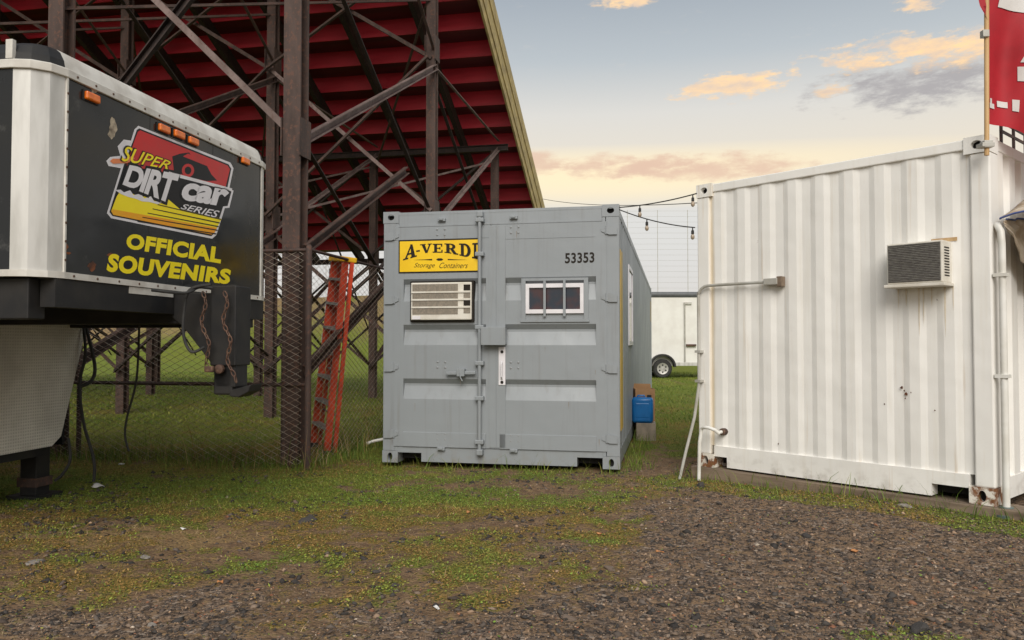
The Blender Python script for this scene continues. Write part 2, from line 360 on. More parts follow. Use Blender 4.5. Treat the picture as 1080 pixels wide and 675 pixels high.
def ground_mat():
    m = Mat('ground_soil'); gr = m.attr('mask', 0); gv = m.attr('mask', 1); dry = m.attr('mask', 2)
    n1 = m.noise(2.2, 7, src='Object'); n2 = m.noise(17, 7); n3 = m.noise(75, 5); vo = m.voro(48, out=1); vd = m.voro(48, out=0)
    soil = m.mix(m.rng(n2, 0.35, 0.65), (0.150, 0.094, 0.054), (0.260, 0.168, 0.098)); soil = m.mix(m.math('MULTIPLY', m.rng(n3, 0.5, 0.7), 0.6), soil, (0.07, 0.052, 0.040))
    q = m.N.new('ShaderNodeSeparateColor'); m.L.new(vo, q.inputs[0])
    gcol = m.mix(m.rng(q.outputs[0], 0.1, 0.9), (0.036, 0.031, 0.028), (0.205, 0.148, 0.108)); gcol = m.mix(m.math('GREATER_THAN', q.outputs[1], 0.86), gcol, (0.30, 0.24, 0.19))
    gcol = m.mix(m.rng(n2, 0.35, 0.7), gcol, soil)
    straw = m.mix(m.rng(n3, 0.4, 0.6), (0.31, 0.21, 0.10), (0.20, 0.13, 0.065))
    lush = m.attr('tone', 0); org = m.attr('tone', 1)
    moss = m.mix(m.rng(m.math('ADD', org, m.math('SUBTRACT', n2, 0.5)), 0.40, 1.0), (0.185, 0.195, 0.034), (0.275, 0.165, 0.046)); moss = m.mix(m.rng(n3, 0.42, 0.62), moss, (0.085, 0.090, 0.022))
    lawn = m.mix(m.rng(n2, 0.3, 0.7), (0.125, 0.180, 0.018), (0.190, 0.215, 0.028))
    green = m.mix(lush, moss, lawn); green = m.mix(m.math('MULTIPLY', m.rng(n3, 0.48, 0.68), 0.6), green, (0.045, 0.045, 0.016))
    brk = m.math('ADD', m.math('MULTIPLY', n2, 0.7), m.math('MULTIPLY', n3, 0.3))
    c_ = m.mix(m.rng(m.math('ADD', gv, m.math('SUBTRACT', brk, 0.5)), 0.35, 0.6), soil, gcol)
    c_ = m.mix(m.rng(m.math('ADD', dry, m.math('MULTIPLY', m.math('SUBTRACT', brk, 0.5), 1.6)), 0.35, 0.75), c_, straw)
    c_ = m.mix(m.rng(m.math('ADD', gr, m.math('MULTIPLY', m.math('SUBTRACT', brk, 0.5), 2.2)), 0.34, 0.72), c_, green)
    m.bump(m.math('ADD', m.math('MULTIPLY', m.math('MULTIPLY', vd, -1.0), 0.6), m.math('ADD', n2, m.math('MULTIPLY', n3, 0.5))), 0.9, 0.02)
    return m.done(c_, 0.95, 0, 0.15)
GROUND = ground_mat()

# lettering
def text_polys(txt, offset=0.0, shear=0.0, spacing=1.0):
    cu = bpy.data.curves.new('t', 'FONT'); cu.body = txt; cu.offset = offset; cu.shear = shear; cu.space_character = spacing; cu.resolution_u = 4
    o = bpy.data.objects.new('t', cu); COL.objects.link(o)
    dg = bpy.context.evaluated_depsgraph_get(); me = bpy.data.meshes.new_from_object(o.evaluated_get(dg))
    vs = np.array([v.co[:2] for v in me.vertices]); fs = [tuple(p.vertices) for p in me.polygons]
    bpy.data.objects.remove(o); bpy.data.curves.remove(cu); bpy.data.meshes.remove(me)
    lo = vs.min(0); hi = vs.max(0); return (vs-lo)/(hi-lo), fs
def quad_map(q):
    bl, br, tr, tl = [np.array(p, float) for p in q]
    return lambda u, v: (bl*(1-u)+br*u)*(1-v) + (tl*(1-u)+tr*u)*v
def decal_text(name, txt, quad, surf, mat, parent, lift, offset=0.0, shear=0.0, spacing=1.0, label=None):
    """surf maps photo pixels of the lettering to points of the flat face it is printed on; lift moves it off that face"""
    uv, fs = text_polys(txt, offset, shear, spacing); qm = quad_map(quad); mb = MB()
    mb.add([surf(*qm(u, v)) + lift for u, v in uv], fs)
    o = mb.build(name, mat, parent, fix=False)
    if label: o['label'] = label
    return o
def decal_poly(name, pts, surf, mat, parent, lift):
    mb = MB(); mb.add([surf(*p) + lift for p in pts], [tuple(range(len(pts)))])
    return mb.build(name, mat, parent, fix=False)

# ================================================================== layout frames
A_G = R(11.5)
GREY_M = frame((1.05-2.438*math.cos(A_G), 7.68+2.438*math.sin(A_G), 0.040), -A_G)      # local x = right along the door end, y = back, z = up
WHITE_M = frame((1.714, 7.278, 0.140), -R(48.3))
STAND_M = frame((-2.26, 8.17, 0.0), -A_G)
TRAIL_M = frame((-2.404, 4.20, 0.0), -R(9.5))                                          # local x = out of the nose, y = across the nose away from the viewer

# ================================================================== ground
def ground_h(x, y):
    near = np.exp(-((np.maximum(np.abs(x)-8, 0)/10)**2 + (np.maximum(y-16, 0)/10)**2))
    h = (fbm(x, y, 0.55, 3)-0.5)*0.07 + (fbm(x, y, 3.5, 3)-0.5)*0.030 + (fbm(x+31, y, 13, 2)-0.5)*0.014
    dw = np.hypot(x-3.0, y-5.6); h = h + 0.055*np.exp(-(dw/1.3)**2)
    flat = sst(0.2, 1.3, np.hypot((x+0.0)/1.2, (y-9.5)/2.2))       # level pad under the grey container
    bank = 5.35*sst(46, 66, y + 0.10*x + (fbm(x, y, 0.03, 3)-0.5)*9)
    return h*near*(0.35+0.65*flat) + 0.012*near + bank + (fbm(x, y, 0.05, 3)-0.5)*0.8*sst(40, 60, y)
def ell(x, y, cx, cy, rx, ry, rot=0.0):
    c_, s_ = math.cos(rot), math.sin(rot); u = ((x-cx)*c_+(y-cy)*s_)/rx; v = (-(x-cx)*s_+(y-cy)*c_)/ry
    return np.exp(-(u*u+v*v))
def masks(x, y):
    wob = (fbm(x, y, 0.9, 4)-0.5); X_, Y_ = x, y
    fade = np.exp(-np.maximum(y-12, 0)/4); x = x + fade*((fbm(X_+5, Y_, 1.4, 4)-0.5)*1.5 + (fbm(X_, Y_+9, 6, 3)-0.5)*0.35); y = y + fade*((fbm(X_, Y_+21, 1.4, 4)-0.5)*1.1 + (fbm(X_+13, Y_, 6, 3)-0.5)*0.3)
    edge = x - (-0.15 + (y-3.3)*0.33) + wob*1.6
    gv = sst(-0.35, 0.55, edge)*(1-sst(6.4, 8.2, y + wob*2))
    gv = np.maximum(gv, 0.80*ell(x, y, -1.95, 3.72, 0.9, 0.36))
    gv = np.maximum(gv, 0.5*ell(x, y, -0.6, 3.45, 0.8, 0.35))
    hf = (fbm(x+7, y+3, 1.9, 3)-0.5)*0.5 + (fbm(X_+2, Y_+8, 6.0, 4)-0.5)*1.35
    gr = 0.54 + 0.22*sst(0.1, 1.7, -x-0.2+wob*2)*sst(4.2, 6.6, y) + 0.35*sst(8.2, 9.6, y) + hf
    gr = gr + 0.14*ell(x, y, -0.7, 5.0, 1.7, 1.2) + 0.50*ell(x, y, -2.6, 6.9, 2.4, 0.8)
    xw, yw = x, y; x, y = X_, Y_
    strip = np.abs((x-1.714)*0.7468 + (y-7.278)*0.6647 + 0.22)       # along the foot of the white container
    along = (x-1.714)*0.6647 - (y-7.278)*0.7468
    gr = gr + 0.75*np.exp(-(strip/0.30)**2)*sst(-0.5, 0.1, along)
    x, y = xw, yw
    gr = gr + 0.35*ell(x, y, 0.75, 7.2, 0.45, 0.22) + 0.25*ell(x, y, 1.2, 7.0, 0.6, 0.3)
    gr = gr*(1-0.86*np.clip(gv + hf*0.5, 0, 1)*(strip > 0.33)); gv = np.clip(gv + 0.9*np.clip(-hf-0.12, 0, 1), 0, 1); gr = gr + 0.5*sst(0.60, 0.70, fbm(X_+90, Y_+4, 1.1, 4))*sst(0.42, 0.6, fbm(X_+9, Y_+44, 7, 3))
    dirt = np.maximum(ell(x, y, -0.05, 7.0, 1.0, 0.42, -0.2), 0.9*ell(x, y, 1.55, 7.9, 0.5, 1.1)); gr = gr*(1-0.80*dirt) ; gv = np.maximum(gv, 0.45*dirt)
    x, y = X_, Y_
    us = (x+2.26)*0.199 + (y-8.17)*0.98; gr = gr - 0.10*sst(1.5, 5, us)*(1-sst(15, 17, us))*(x < 0.6)
    dry = 0.80*ell(xw, yw, -2.1, 5.05, 1.2, 0.42, 0.1) + 0.55*ell(xw, yw, -0.75, 6.6, 0.9, 0.4) + 0.42*(fbm(x+3, y+11, 1.3, 3)-0.35)*np.exp(-np.maximum(y-11, 0)/5) + 0.6*(fbm(x+3, y+1, 5, 3)-0.5) + 0.8*sst(50, 57, y); gr = gr - 0.75*sst(51, 58, y)*sst(4, -6, x)
    gr = gr - 0.32*ell(xw, yw, -2.1, 5.0, 1.1, 0.35, 0.1)
    return np.clip(gr, 0, 1), np.clip(gv, 0, 1), np.clip(dry, 0, 1)
def axis(lo, hi, st, a, b, gmul=1.16):
    c_ = list(np.arange(lo, hi+1e-6, st)); d = st; x = lo; left = []
    while x > a: d *= gmul; x -= d; left.append(x)
    d = st; x = c_[-1]; right = []
    while x < b: d = min(d*gmul, 14); x += d; right.append(x)
    return np.array(left[::-1] + c_ + right)
gx = axis(-5.6, 4.6, 0.035, -420, 420); gy = axis(2.6, 10.6, 0.035, -160, 640)
GX, GY_ = np.meshgrid(gx, gy); X = GX.ravel(); Y = GY_.ravel()
V = np.stack([X, Y, ground_h(X, Y)], 1); nx, ny = len(gx), len(gy)
ii = np.arange(nx*ny).reshape(ny, nx); T = np.stack([ii[:-1, :-1], ii[:-1, 1:], ii[1:, 1:], ii[1:, :-1]], -1).reshape(-1, 4)
mk = np.stack(masks(X, Y), 1)
lush = 0.85*sst(9, 22, Y) + 0.55*ell(X, Y, -2.6, 7.2, 2.6, 1.0) + 0.25*ell(X, Y, 2.5, 6.2, 1.4, 0.7)
org = np.clip(0.5 + (fbm(X+60, Y+2, 0.8, 3)-0.5)*2.4 + (fbm(X+6, Y+32, 5, 3)-0.5)*1.6, 0, 1)
ground = np_mesh('ground', GROUND, V, T, {'mask': mk, 'tone': np.stack([np.clip(lush, 0, 1), org, 0*X], 1)}, smooth=True); tag(ground, kind='structure')
def gz(x, y): return float(ground_h(np.array([x]), np.array([y]))[0])

# ================================================================== grandstand
SLOPE = 0.48; RUN = 0.62; RISE = RUN*SLOPE
def zs(s): return 5.97 + SLOPE*(9.42-s)
S_FRONT = 13.6; NST = 24; X0, X1 = -20.5, 0.45
stand = empty('grandstand', STAND_M, 'tall rusty steel grandstand with red seating boards seen from behind', 'grandstand')
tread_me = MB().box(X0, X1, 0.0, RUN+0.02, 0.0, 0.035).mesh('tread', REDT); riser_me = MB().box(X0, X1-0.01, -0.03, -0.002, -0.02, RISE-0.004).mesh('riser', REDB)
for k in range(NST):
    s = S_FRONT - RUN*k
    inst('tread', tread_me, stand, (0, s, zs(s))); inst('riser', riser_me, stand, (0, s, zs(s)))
for j in range(5):
    o0 = -0.12 + j*0.215
    mb = MB(); mb.beam((X1+0.03+0.02*(j % 2), S_FRONT+0.5, zs(S_FRONT+0.5)+o0), (X1+0.03+0.02*(j % 2), -0.9, zs(-0.9)+o0), 0.04, 0.185); mb.build('end_board', YELB, stand)
for k in range(15):
    x = -0.75 - 1.4*k
    mb = MB(); mb.channel((x, S_FRONT+0.3, zs(S_FRONT+0.3)-0.17), (x, -0.6, zs(-0.6)-0.17), 0.10, 0.24, 0.02); mb.build('raker', RUSTD, stand)
ROWS = [0.0, 4.75, 9.42, 13.6]; BAY = 2.85; LINES = [-BAY*i for i in range(7)]
for s in ROWS:
    mb = MB(); mb.hsec((X0+0.2, s, zs(s)-0.365), (X1-0.15, s, zs(s)-0.365), 0.10, 0.14, 0.016); mb.build('girder', RUSTD, stand)
    for i, x in enumerate(LINES):
        wd = 0.19 if s == 0 else 0.155
        mb = MB(); mb.hsec((x, s, -0.10), (x, s, zs(s)-0.436), wd, wd, 0.022, up=(0, 1, 0)); mb.build('column', RUST, stand)
        for zz in ((3.40, 6.1) if s < 9 else (3.2,)):
            mb = MB(); mb.box(x+wd/2, x+wd/2+0.012, s-0.13, s+0.13, zz-0.2, zz+0.2); mb.box(x-wd/2-0.012, x-wd/2, s-0.13, s+0.13, zz-0.2, zz+0.2); mb.build('gusset_plate', RUST, stand)
def brace(p, q, w_, m, kind='a', off=(0,0,0)):
    w_ *= 0.80
    mb = MB(); p = Vector(p)+Vector(off); q = Vector(q)+Vector(off)
    if kind == 'a': mb.angle(p, q, w_, 0.014)
    elif kind == 'c': mb.channel(p, q, w_*0.6, w_, 0.014)
    else: mb.beam(p, q, w_, w_*0.9)
    mb.build('brace', m, stand)
for i, x in enumerate(LINES[:6]):
    A, B_, C_, D = ROWS
    brace((x+0.06, A, 3.37), (x+0.06, B_, 5.80), 0.12, RUSTL if i == 0 else RUST, 'c')
    brace((x+0.05, A, 0.98), (x+0.05, B_, 3.15), 0.15, RUST, 'c', (0.08, 0, 0))
    brace((x+0.06, B_, 3.20), (x+0.06, C_, 5.55), 0.085, RUSTL)
    brace((x-0.06, B_, 5.70), (x-0.06, C_, 3.10), 0.07, RUSTD)
    brace((x+0.06, B_, 5.75), (x+0.06, C_, 5.75), 0.06, RUSTL)
    brace((x-0.06, B_, 2.9), (x-0.06, C_, 0.7), 0.09, RUST)
    brace((x+0.06, C_, 0.9), (x+0.06, D, 3.2), 0.09, RUST)
    brace((x-0.06, C_, 3.0), (x-0.06, D, 0.8), 0.09, RUSTD)
    brace((x-0.05, A, 6.1), (x-0.05, B_, 3.4), 0.07, RUSTD)
    brace((x+0.05, A, 6.2), (x+0.05, B_, 8.0), 0.09, RUST)
for i in range(6):
    xa, xb = LINES[i], LINES[i+1]
    A, B_, C_, D = ROWS
    brace((xa, A-0.02, 3.42), (xb, A-0.02, 6.15), 0.085, RUSTL, 'c')
    brace((xb, A+0.10, 3.35), (xa, A+0.10, 6.55), 0.13, RUSTD, 'c')
    brace((xa, A-0.12, 6.2), (xb, A-0.12, 8.9), 0.08, RUST)
    for (s, z0, z1, m1, m2) in ((B_, 0.75, 3.15, RUST, RUSTD), (B_, 3.4, 5.9, RUSTL, RUST), (B_, 5.9, 7.7, RUST, RUST), (C_, 0.7, 3.0, RUST, RUSTD), (C_, 3.2, 5.4, RUST, RUSTD), (D, 0.7, 3.1, RUST, RUSTD)):
        brace((xa, s-0.11, z0), (xb, s-0.11, z1), 0.075, m1); brace((xb, s-0.18, z0), (xa, s-0.18, z1), 0.075, m2)
for i, x in enumerate(LINES[:6]):                                  # slim secondary bracing
    A, B_, C_, D = ROWS
    brace((x-0.03, A, 3.5), (x-0.03, B_, 1.0), 0.06, RUSTD); brace((x+0.03, A, 8.9), (x+0.03, B_, 6.0), 0.06, RUST); brace((x+0.04, B_, 1.2), (x+0.04, C_, 3.1), 0.06, RUST)
    brace((x, B_, 7.2), (x-BAY, C_, 5.2), 0.05, RUST); brace((x-BAY, A, 5.0), (x, B_, 6.9), 0.05, RUST); brace((x, C_, 5.3), (x-BAY, B_, 3.4), 0.05, RUSTL); brace((x-BAY/2, C_-0.1, 4.9), (x-BAY/2, D-0.2, 0.9), 0.05, RUSTD)
# stub of a heavy knee brace on the nearest column
brace((0.10, 0.05, 2.25), (0.42, 2.3, 3.55), 0.12, RUST, 'c')

# ================================================================== chain link fence
SI = STAND_M
F0 = SI.inverted() @ Vector((-2.07, 8.00, 0))
fence = empty('chain_link_fence', frame((-2.07, 8.00, 0.0), -A_G), 'rusty chain link fence round the foot of the grandstand', 'fence')
def mesh_panel(name, p0, p1, z0, z1, pitch=0.066, r=0.0022):
    p0 = Vector(p0); p1 = Vector(p1); ln = (p1-p0).length; d = (p1-p0)/ln; nrm = Vector((d.y, -d.x, 0)); h = pitch/2
    n = int(ln/pitch); rows = int((z1-z0)/h); V = []; Tt = []
    for i in range(n):
        pts = []
        for j in range(rows+1):
            sx = i*pitch + (h if (j+i) % 2 else -h)*0.98 + h
            wv = 0.018*math.sin(sx*2.1+1.0)*math.sin(j*0.07)
            pts.append(p0 + d*sx + nrm*(wv + (0.003 if j % 2 else -0.003)) + Vector((0, 0, z0+j*h)))
        for a, b in zip(pts[:-1], pts[1:]):
            dd = (b-a).normalized(); u = dd.cross(nrm).normalized(); k = len(V)
            for q in (a, b):
                for t in range(3):
                    an = 2*math.pi*t/3; V.append(q + (u*math.cos(an)+nrm*math.sin(an))*r)
            for t in range(3): Tt.append((k+t, k+(t+1) % 3, k+3+(t+1) % 3, k+3+t))
    o = np_mesh(name, GALV, np.array([tuple(v) for v in V]), Tt, None, fence); tag(o, kind='stuff')
    return o
mesh_panel('wire_mesh', (-6.6, 0, 0), (0, 0, 0), 0.03, 2.22)
mesh_panel('wire_mesh', (0.0, 0.01, 0), (0, 4.4, 0), 0.03, 2.22)
def post(x, y, r=0.03, h=2.27): MB().tube([(x, y, -0.1), (x, y, h-0.02), (x, y, h)], [r, r, r*0.6], 10).build('post', RUST, fence, True)
for x in (0, -0.285, -2.7, -5.2): post(x, 0.045 if x else 0.0, 0.032 if x == 0 else 0.026)
for y in (2.2, 4.4): post(0, y, 0.026)
for a, b, r in (((-6.6, 0.02, 2.22), (0, 0.02, 2.22), 0.017), ((-6.6, 0.03, 0.84), (0, 0.03, 0.84), 0.02), ((0, 0, 2.22), (0, 4.4, 2.22), 0.017)):
    MB().tube([a, b], r, 8).build('rail', RUST, fence, True)

# ================================================================== stepladder behind the fence
lb = Vector((-2.24, 9.20, gz(-2.24, 9.2))); lt = Vector((-1.99, 9.10, 2.27))
zax = (lt-lb).normalized(); xax = Vector((0.55, -0.83, 0.0)); xax = (xax - zax*xax.dot(zax)).normalized(); yax = zax.cross(xax)
LM = Matrix((xax, yax, zax)).transposed().to_4x4(); LM.translation = lb
ladder = empty('stepladder', LM, 'folded orange fibreglass stepladder with yellow top behind the chain link', 'ladder')
LH = (lt-lb).length
for sx in (-1, 1):
    MB().channel((sx*0.235, 0, 0), (sx*0.17, 0, LH-0.04), 0.028, 0.075, 0.008, up=(0, 1, 0)).build('front_rail', ORANGE, ladder)
    MB().channel((sx*0.255, 0.085, 0.02), (sx*0.19, 0.075, LH-0.06), 0.024, 0.045, 0.007, up=(0, 1, 0)).build('rear_rail', ORANGE, ladder)
    MB().box(sx*0.235-0.03, sx*0.235+0.03, -0.05, 0.05, 0.0, 0.05).build('foot', RUBBER, ladder)
for k in range(7):
    z = 0.28+k*0.285; hw = 0.235-0.065*z/LH
    MB().box(-hw, hw, -0.05, 0.045, z, z+0.03).build('step', simple('ladder_step_aluminium', (0.30, 0.28, 0.26), None, 0.5, 8, 0.5) if k == 0 else bpy.data.materials['ladder_step_aluminium'], ladder)
for k in range(4):
    z = 0.45+k*0.5; hw = 0.25-0.065*z/LH
    MB().tube([(-hw, 0.08, z), (hw, 0.08, z)], 0.012, 6).build('rear_bar', bpy.data.materials['ladder_step_aluminium'], ladder)
MB().box(-0.20, 0.20, -0.07, 0.13, LH-0.06, LH).build('top_cap', LADY, ladder, bevel=0.012)
for z in (0.9, 1.25, 1.6):
    MB().box(-0.235+0.065*z/LH-0.017, -0.235+0.065*z/LH+0.0, -0.0435, -0.0425, z, z+0.11).build('sticker', VINYLW, ladder)

# ================================================================== gooseneck trailer
TR = empty('gooseneck_trailer', TRAIL_M, 'black gooseneck trailer with OFFICIAL SOUVENIRS lettering on its raised nose', 'trailer')
W_ = 2.20; RC = 0.17; ZB, ZT = 1.614, 2.70
def plan(d=0.0, back=-6.0):
    r = RC-d; pts = [(back, -RC+d)]
    for a in (270, 300, 330, 360): pts.append((-RC+r*math.cos(R(a)), 0+r*math.sin(R(a))))
    for a in (0, 30, 60, 90): pts.append((-RC+r*math.cos(R(a)), W_+r*math.sin(R(a))))
    pts.append((back, W_+RC-d)); return pts          # 0 side, 1-4 near corner, 4-5 nose, 5-8 far corner, 9 side
def sweep(i0, i1, prof, back=-6.0):
    mb = MB(); n = len(prof); rings = [[(plan(d, back)[i][0], plan(d, back)[i][1], z) for d, z in prof] for i in range(i0, i1+1)]
    for ring in rings: mb.v += ring
    for k in range(i1-i0):
        for j in range(n): a, b = k*n+j, k*n+(j+1) % n; mb.f.append((a, b, b+n, a+n))
    mb.f += [tuple(range(n)), tuple(range((i1-i0)*n, (i1-i0)*n+n))[::-1]]
    return mb
MB().box(-0.03, 0, 0, W_, ZB+0.01, ZT).build('nose_panel', BLACKP, TR)
sweep(1, 4, [(0, ZB+0.01), (0, ZT), (0.03, ZT), (0.03, ZB+0.01)]).build('corner_post', ALU, TR)
sweep(5, 8, [(0, ZB+0.01), (0, ZT), (0.03, ZT), (0.03, ZB+0.01)]).build('corner_post', ALU, TR)
for y0 in (-RC, W_+RC-0.03):
    MB().box(-6.0, -RC, y0, y0+0.03, ZB+0.036, ZT).build('side_wall', BLACKP, TR)
    MB().box(-6.0, -1.73, y0+0.001 if y0 < 0 else y0-0.20, y0+0.031 if y0 < 0 else y0-0.17, 0.42, ZB+0.034).build('lower_side_wall', BLACKP, TR)
for (y0, y1) in ((0.0, 0.012), (W_-0.012, W_)): MB().box(-0.002, 0.010, y0, y1, ZB+0.03, ZT).build('trim_strip', ALUW, TR)
sweep(0, 9, [(-0.016, ZT), (-0.016, ZT+0.045), (-0.004, ZT+0.05), (0.03, ZT+0.05), (0.03, ZT)]).build('gutter_rail', ALUW, TR, bevel=0.004)
cove = [(0.004, ZT+0.05), (0.012, ZT+0.09), (0.035, ZT+0.135), (0.06, ZT+0.155), (0.09, ZT+0.155), (0.09, ZT+0.05)]
sweep(4, 5, cove).build('roof_cove', ALUW, TR, True); sweep(0, 4, cove).build('corner_cap', BLK, TR); sweep(5, 9, cove).build('corner_cap', BLK, TR)
MB().box(-RC-0.035, -RC+0.005, -RC-0.012, -RC+0.012, ZT+0.051, ZT+0.150).build('corner_strip', ALUW, TR)
mb = MB(); P1 = plan(0.06); n = len(P1); mb.add([(x, y, ZT+0.152) for x, y in P1]+[(x, y, ZT+0.175) for x, y in plan(0.12)], [tuple(range(n))[::-1], tuple(range(n, 2*n))]+[(i, (i+1) % n, n+(i+1) % n, n+i) for i in range(n)]); mb.build('roof', BLK, TR)
sweep(0, 9, [(-0.012, ZB), (-0.012, ZB+0.035), (0.03, ZB+0.035), (0.03, ZB)], -1.75).build('bottom_trim', ALUW, TR)
mb = MB(); P1 = plan(0.031, -1.75); n = len(P1); mb.add([(x, y, ZB+0.002) for x, y in P1]+[(x, y, ZB+0.03) for x, y in P1], [tuple(range(n))[::-1], tuple(range(n, 2*n))]+[(i, (i+1) % n, n+(i+1) % n, n+i) for i in range(n)]); mb.build('nose_floor', BLK, TR)
for y in (-0.06, 1.10, W_+0.02): MB().box(-2.2, -0.10 if y != 1.10 else 0.14, y-0.06, y+0.06, 1.395, ZB-0.003).build('frame_beam', BLK, TR, bevel=0.006)
MB().box(-0.09, 0.0, -0.05, W_+0.05, 1.46, ZB-0.004).build('cross_beam', BLK, TR)
# lower front wall in tread plate, with a slanted far edge
def pl(x): return lambda p: (x, p[0], p[1])
MB().prism([(-0.17, 0.42), (1.98, 0.43), (2.08, 0.50), (2.36, 1.40), (2.36, ZB-0.004), (-0.17, ZB-0.004)], pl(-1.72), pl(-1.69)).build('lower_front_wall', DIAM, TR)
MB().box(-6.0, -1.73, -0.14, 2.0, 0.36, 0.42).build('floor', BLK, TR)
MB().box(-6.03, -6.0, -RC, W_+RC, 0.42, ZT).build('rear_wall', BLACKP, TR)
for y in (0.16, 2.02):
    leg = MB().box(-1.95, -1.80, y-0.075, y+0.075, 0.03, 0.62).build('landing_leg', BLK, TR, bevel=0.006)
    MB().box(-2.02, -1.73, y-0.14, y+0.14, -0.01, 0.035).build('foot_plate', BLK, leg)
    MB().box(-1.965, -1.785, y-0.09, y+0.09, 0.10, 0.17).build('collar', RUST, leg)
wheel_t = [(-0.11, 0.20), (-0.115, 0.30), (-0.08, 0.36), (0.08, 0.36), (0.115, 0.30), (0.11, 0.20)]
for x in (-3.9, -4.75):
    for y in (-0.02, W_+0.02):
        whl = MB().lathe((x, y, 0.355), (0, 1, 0), [(-0.13, 0.03), (-0.118, 0.205), (0.118, 0.205), (0.13, 0.03)], 20).build('wheel', CHROME, TR, True)
        MB().lathe((x, y, 0.355), (0, 1, 0), wheel_t, 24).build('tyre', RUBBER, whl, True)
rvt = MB().lathe((0, 0, 0), (1, 0, 0), [(0, 0.007), (0.003, 0.007), (0.005, 0.003)], 8).mesh('rivet', CHAIN, True)
for k in range(15): inst('rivet', rvt, TR, (0.016, 0.07+k*(W_-0.14)/14, ZT+0.022))
for k in range(12): inst('rivet', rvt, TR, (0.012, 0.07+k*(W_-0.14)/11, ZB+0.018))
for k in range(10): inst('rivet', rvt, TR, (0.010, 0.006, ZB+0.10+k*0.10))
for y in (0.735, 1.47): MB().box(0.0002, 0.0008, y-0.002, y+0.002, ZB+0.036, ZT).build('panel_seam', BLK, TR)
# gooseneck: gusset, post, coupler lip
MB().prism([(-0.02, ZB-0.01), (-0.02, 1.44), (0.06, 1.38), (0.28, 1.12), (0.30, 0.98), (0.44, 0.98), (0.44, ZB-0.02)], lambda p: (p[0], 1.02, p[1]), lambda p: (p[0], 1.18, p[1])).build('gooseneck_gusset', BLK, TR, bevel=0.006)
MB().box(0.27, 0.45, 1.00, 1.20, 1.12, ZB+0.03).build('coupler_post', BLK, TR, bevel=0.008)
MB().box(0.285, 0.42, 1.02, 1.18, 0.93, 1.12).build('coupler_head', BLK, TR, bevel=0.012)
MB().prism([(0.40, 0.96), (0.55, 1.00), (0.53, 0.95), (0.46, 0.915), (0.40, 0.92)], lambda p: (p[0], 1.02, p[1]), lambda p: (p[0], 1.18, p[1])).build('coupler_lip', BLK, TR, bevel=0.006)
MB().lathe((0.35, 0.995, 1.10), (0, -1, 0), [(0, 0.03), (0.025, 0.03), (0.03, 0.02)], 10).build('coupler_bolt', CHAIN, TR, True)
MB().box(-0.05, 0.004, 0.55, 1.0, ZB-0.045, ZB-0.004).build('step_strip', ALUW, TR)
def chain(p, q, sag, nm='safety_chain'):
    p = Vector(p); q = Vector(q); n = max(6, int((q-p).length/0.036)); mb = MB()
    pts = [p.lerp(q, t/n) + Vector((0.02*math.sin(t*0.9), -0.015*math.sin(math.pi*t/n), -sag*math.sin(math.pi*t/n))) for t in range(n+1)]
    for k in range(n):
        d = (pts[k+1]-pts[k]).normalized(); c_ = (pts[k]+pts[k+1])/2; a = d.cross(Vector((1, 0, 0)) if k % 2 else Vector((0, 1, 0))).normalized()
        mb.tube([c_ + d*0.025*math.cos(t) + a*0.012*math.sin(t) for t in [2*math.pi*i/8 for i in range(8)]], 0.0042, 4, closed=True)
    return mb.build(nm, CHAIN, TR, True)
chain((0.24, 0.955, 1.60), (0.30, 0.95, 1.10), 0.0); chain((0.39, 0.955, 1.60), (0.47, 0.94, 1.02), 0.0)
MB().box(0.27, 0.33, 0.93, 0.96, 1.08, 1.12).build('chain_hook', CHAIN, TR, bevel=0.008)
def cable(pts, r=0.011, name='hose', m=RUBBER, parent=TR):
    P = [Vector(p) for p in pts]; out = []
    for i in range(len(P)-1):
        a, b, c_, d = P[max(i-1, 0)], P[i], P[i+1], P[min(i+2, len(P)-1)]
        for t in np.linspace(0, 1, 7)[:-1]:
            out.append(0.5*((2*b)+(c_-a)*t+(2*a-5*b+4*c_-d)*t*t+(3*b-a-3*c_+d)*t**3))
    out.append(P[-1]); return MB().tube(out, r, 7).build(name, m, parent, True)
IT = TRAIL_M.inverted()
def tl(px, py, Y_): return IT @ at(px, py, Y_)
cable([tl(160, 306, 4.85), tl(195, 309, 5.0), tl(210, 303, 5.1), tl(225, 304, 5.15)], 0.010)
cable([tl(222, 300, 5.08), tl(200, 306, 5.05), tl(194, 330, 5.05), tl(194, 355, 5.05), tl(202, 371, 5.05), tl(216, 366, 5.05)], 0.010)
cable([tl(88, 342, 6.75), tl(90, 375, 6.7), tl(84, 405, 6.7), tl(88, 445, 6.7), tl(99, 485, 6.7), tl(99, 508, 6.7)], 0.013)
cable([tl(90, 342, 6.8), tl(100, 385, 6.8), tl(96, 402, 6.75), tl(84, 408, 6.7)], 0.015)
cable([tl(72, 462, 6.5), tl(74, 485, 6.5), tl(66, 500, 6.5), tl(58, 507, 6.5)], 0.012)
cable([tl(147, 342, 6.3), tl(144, 400, 6.35), tl(134, 440, 6.4), tl(132, 460, 6.4), tl(136, 476, 6.4)], 0.009)
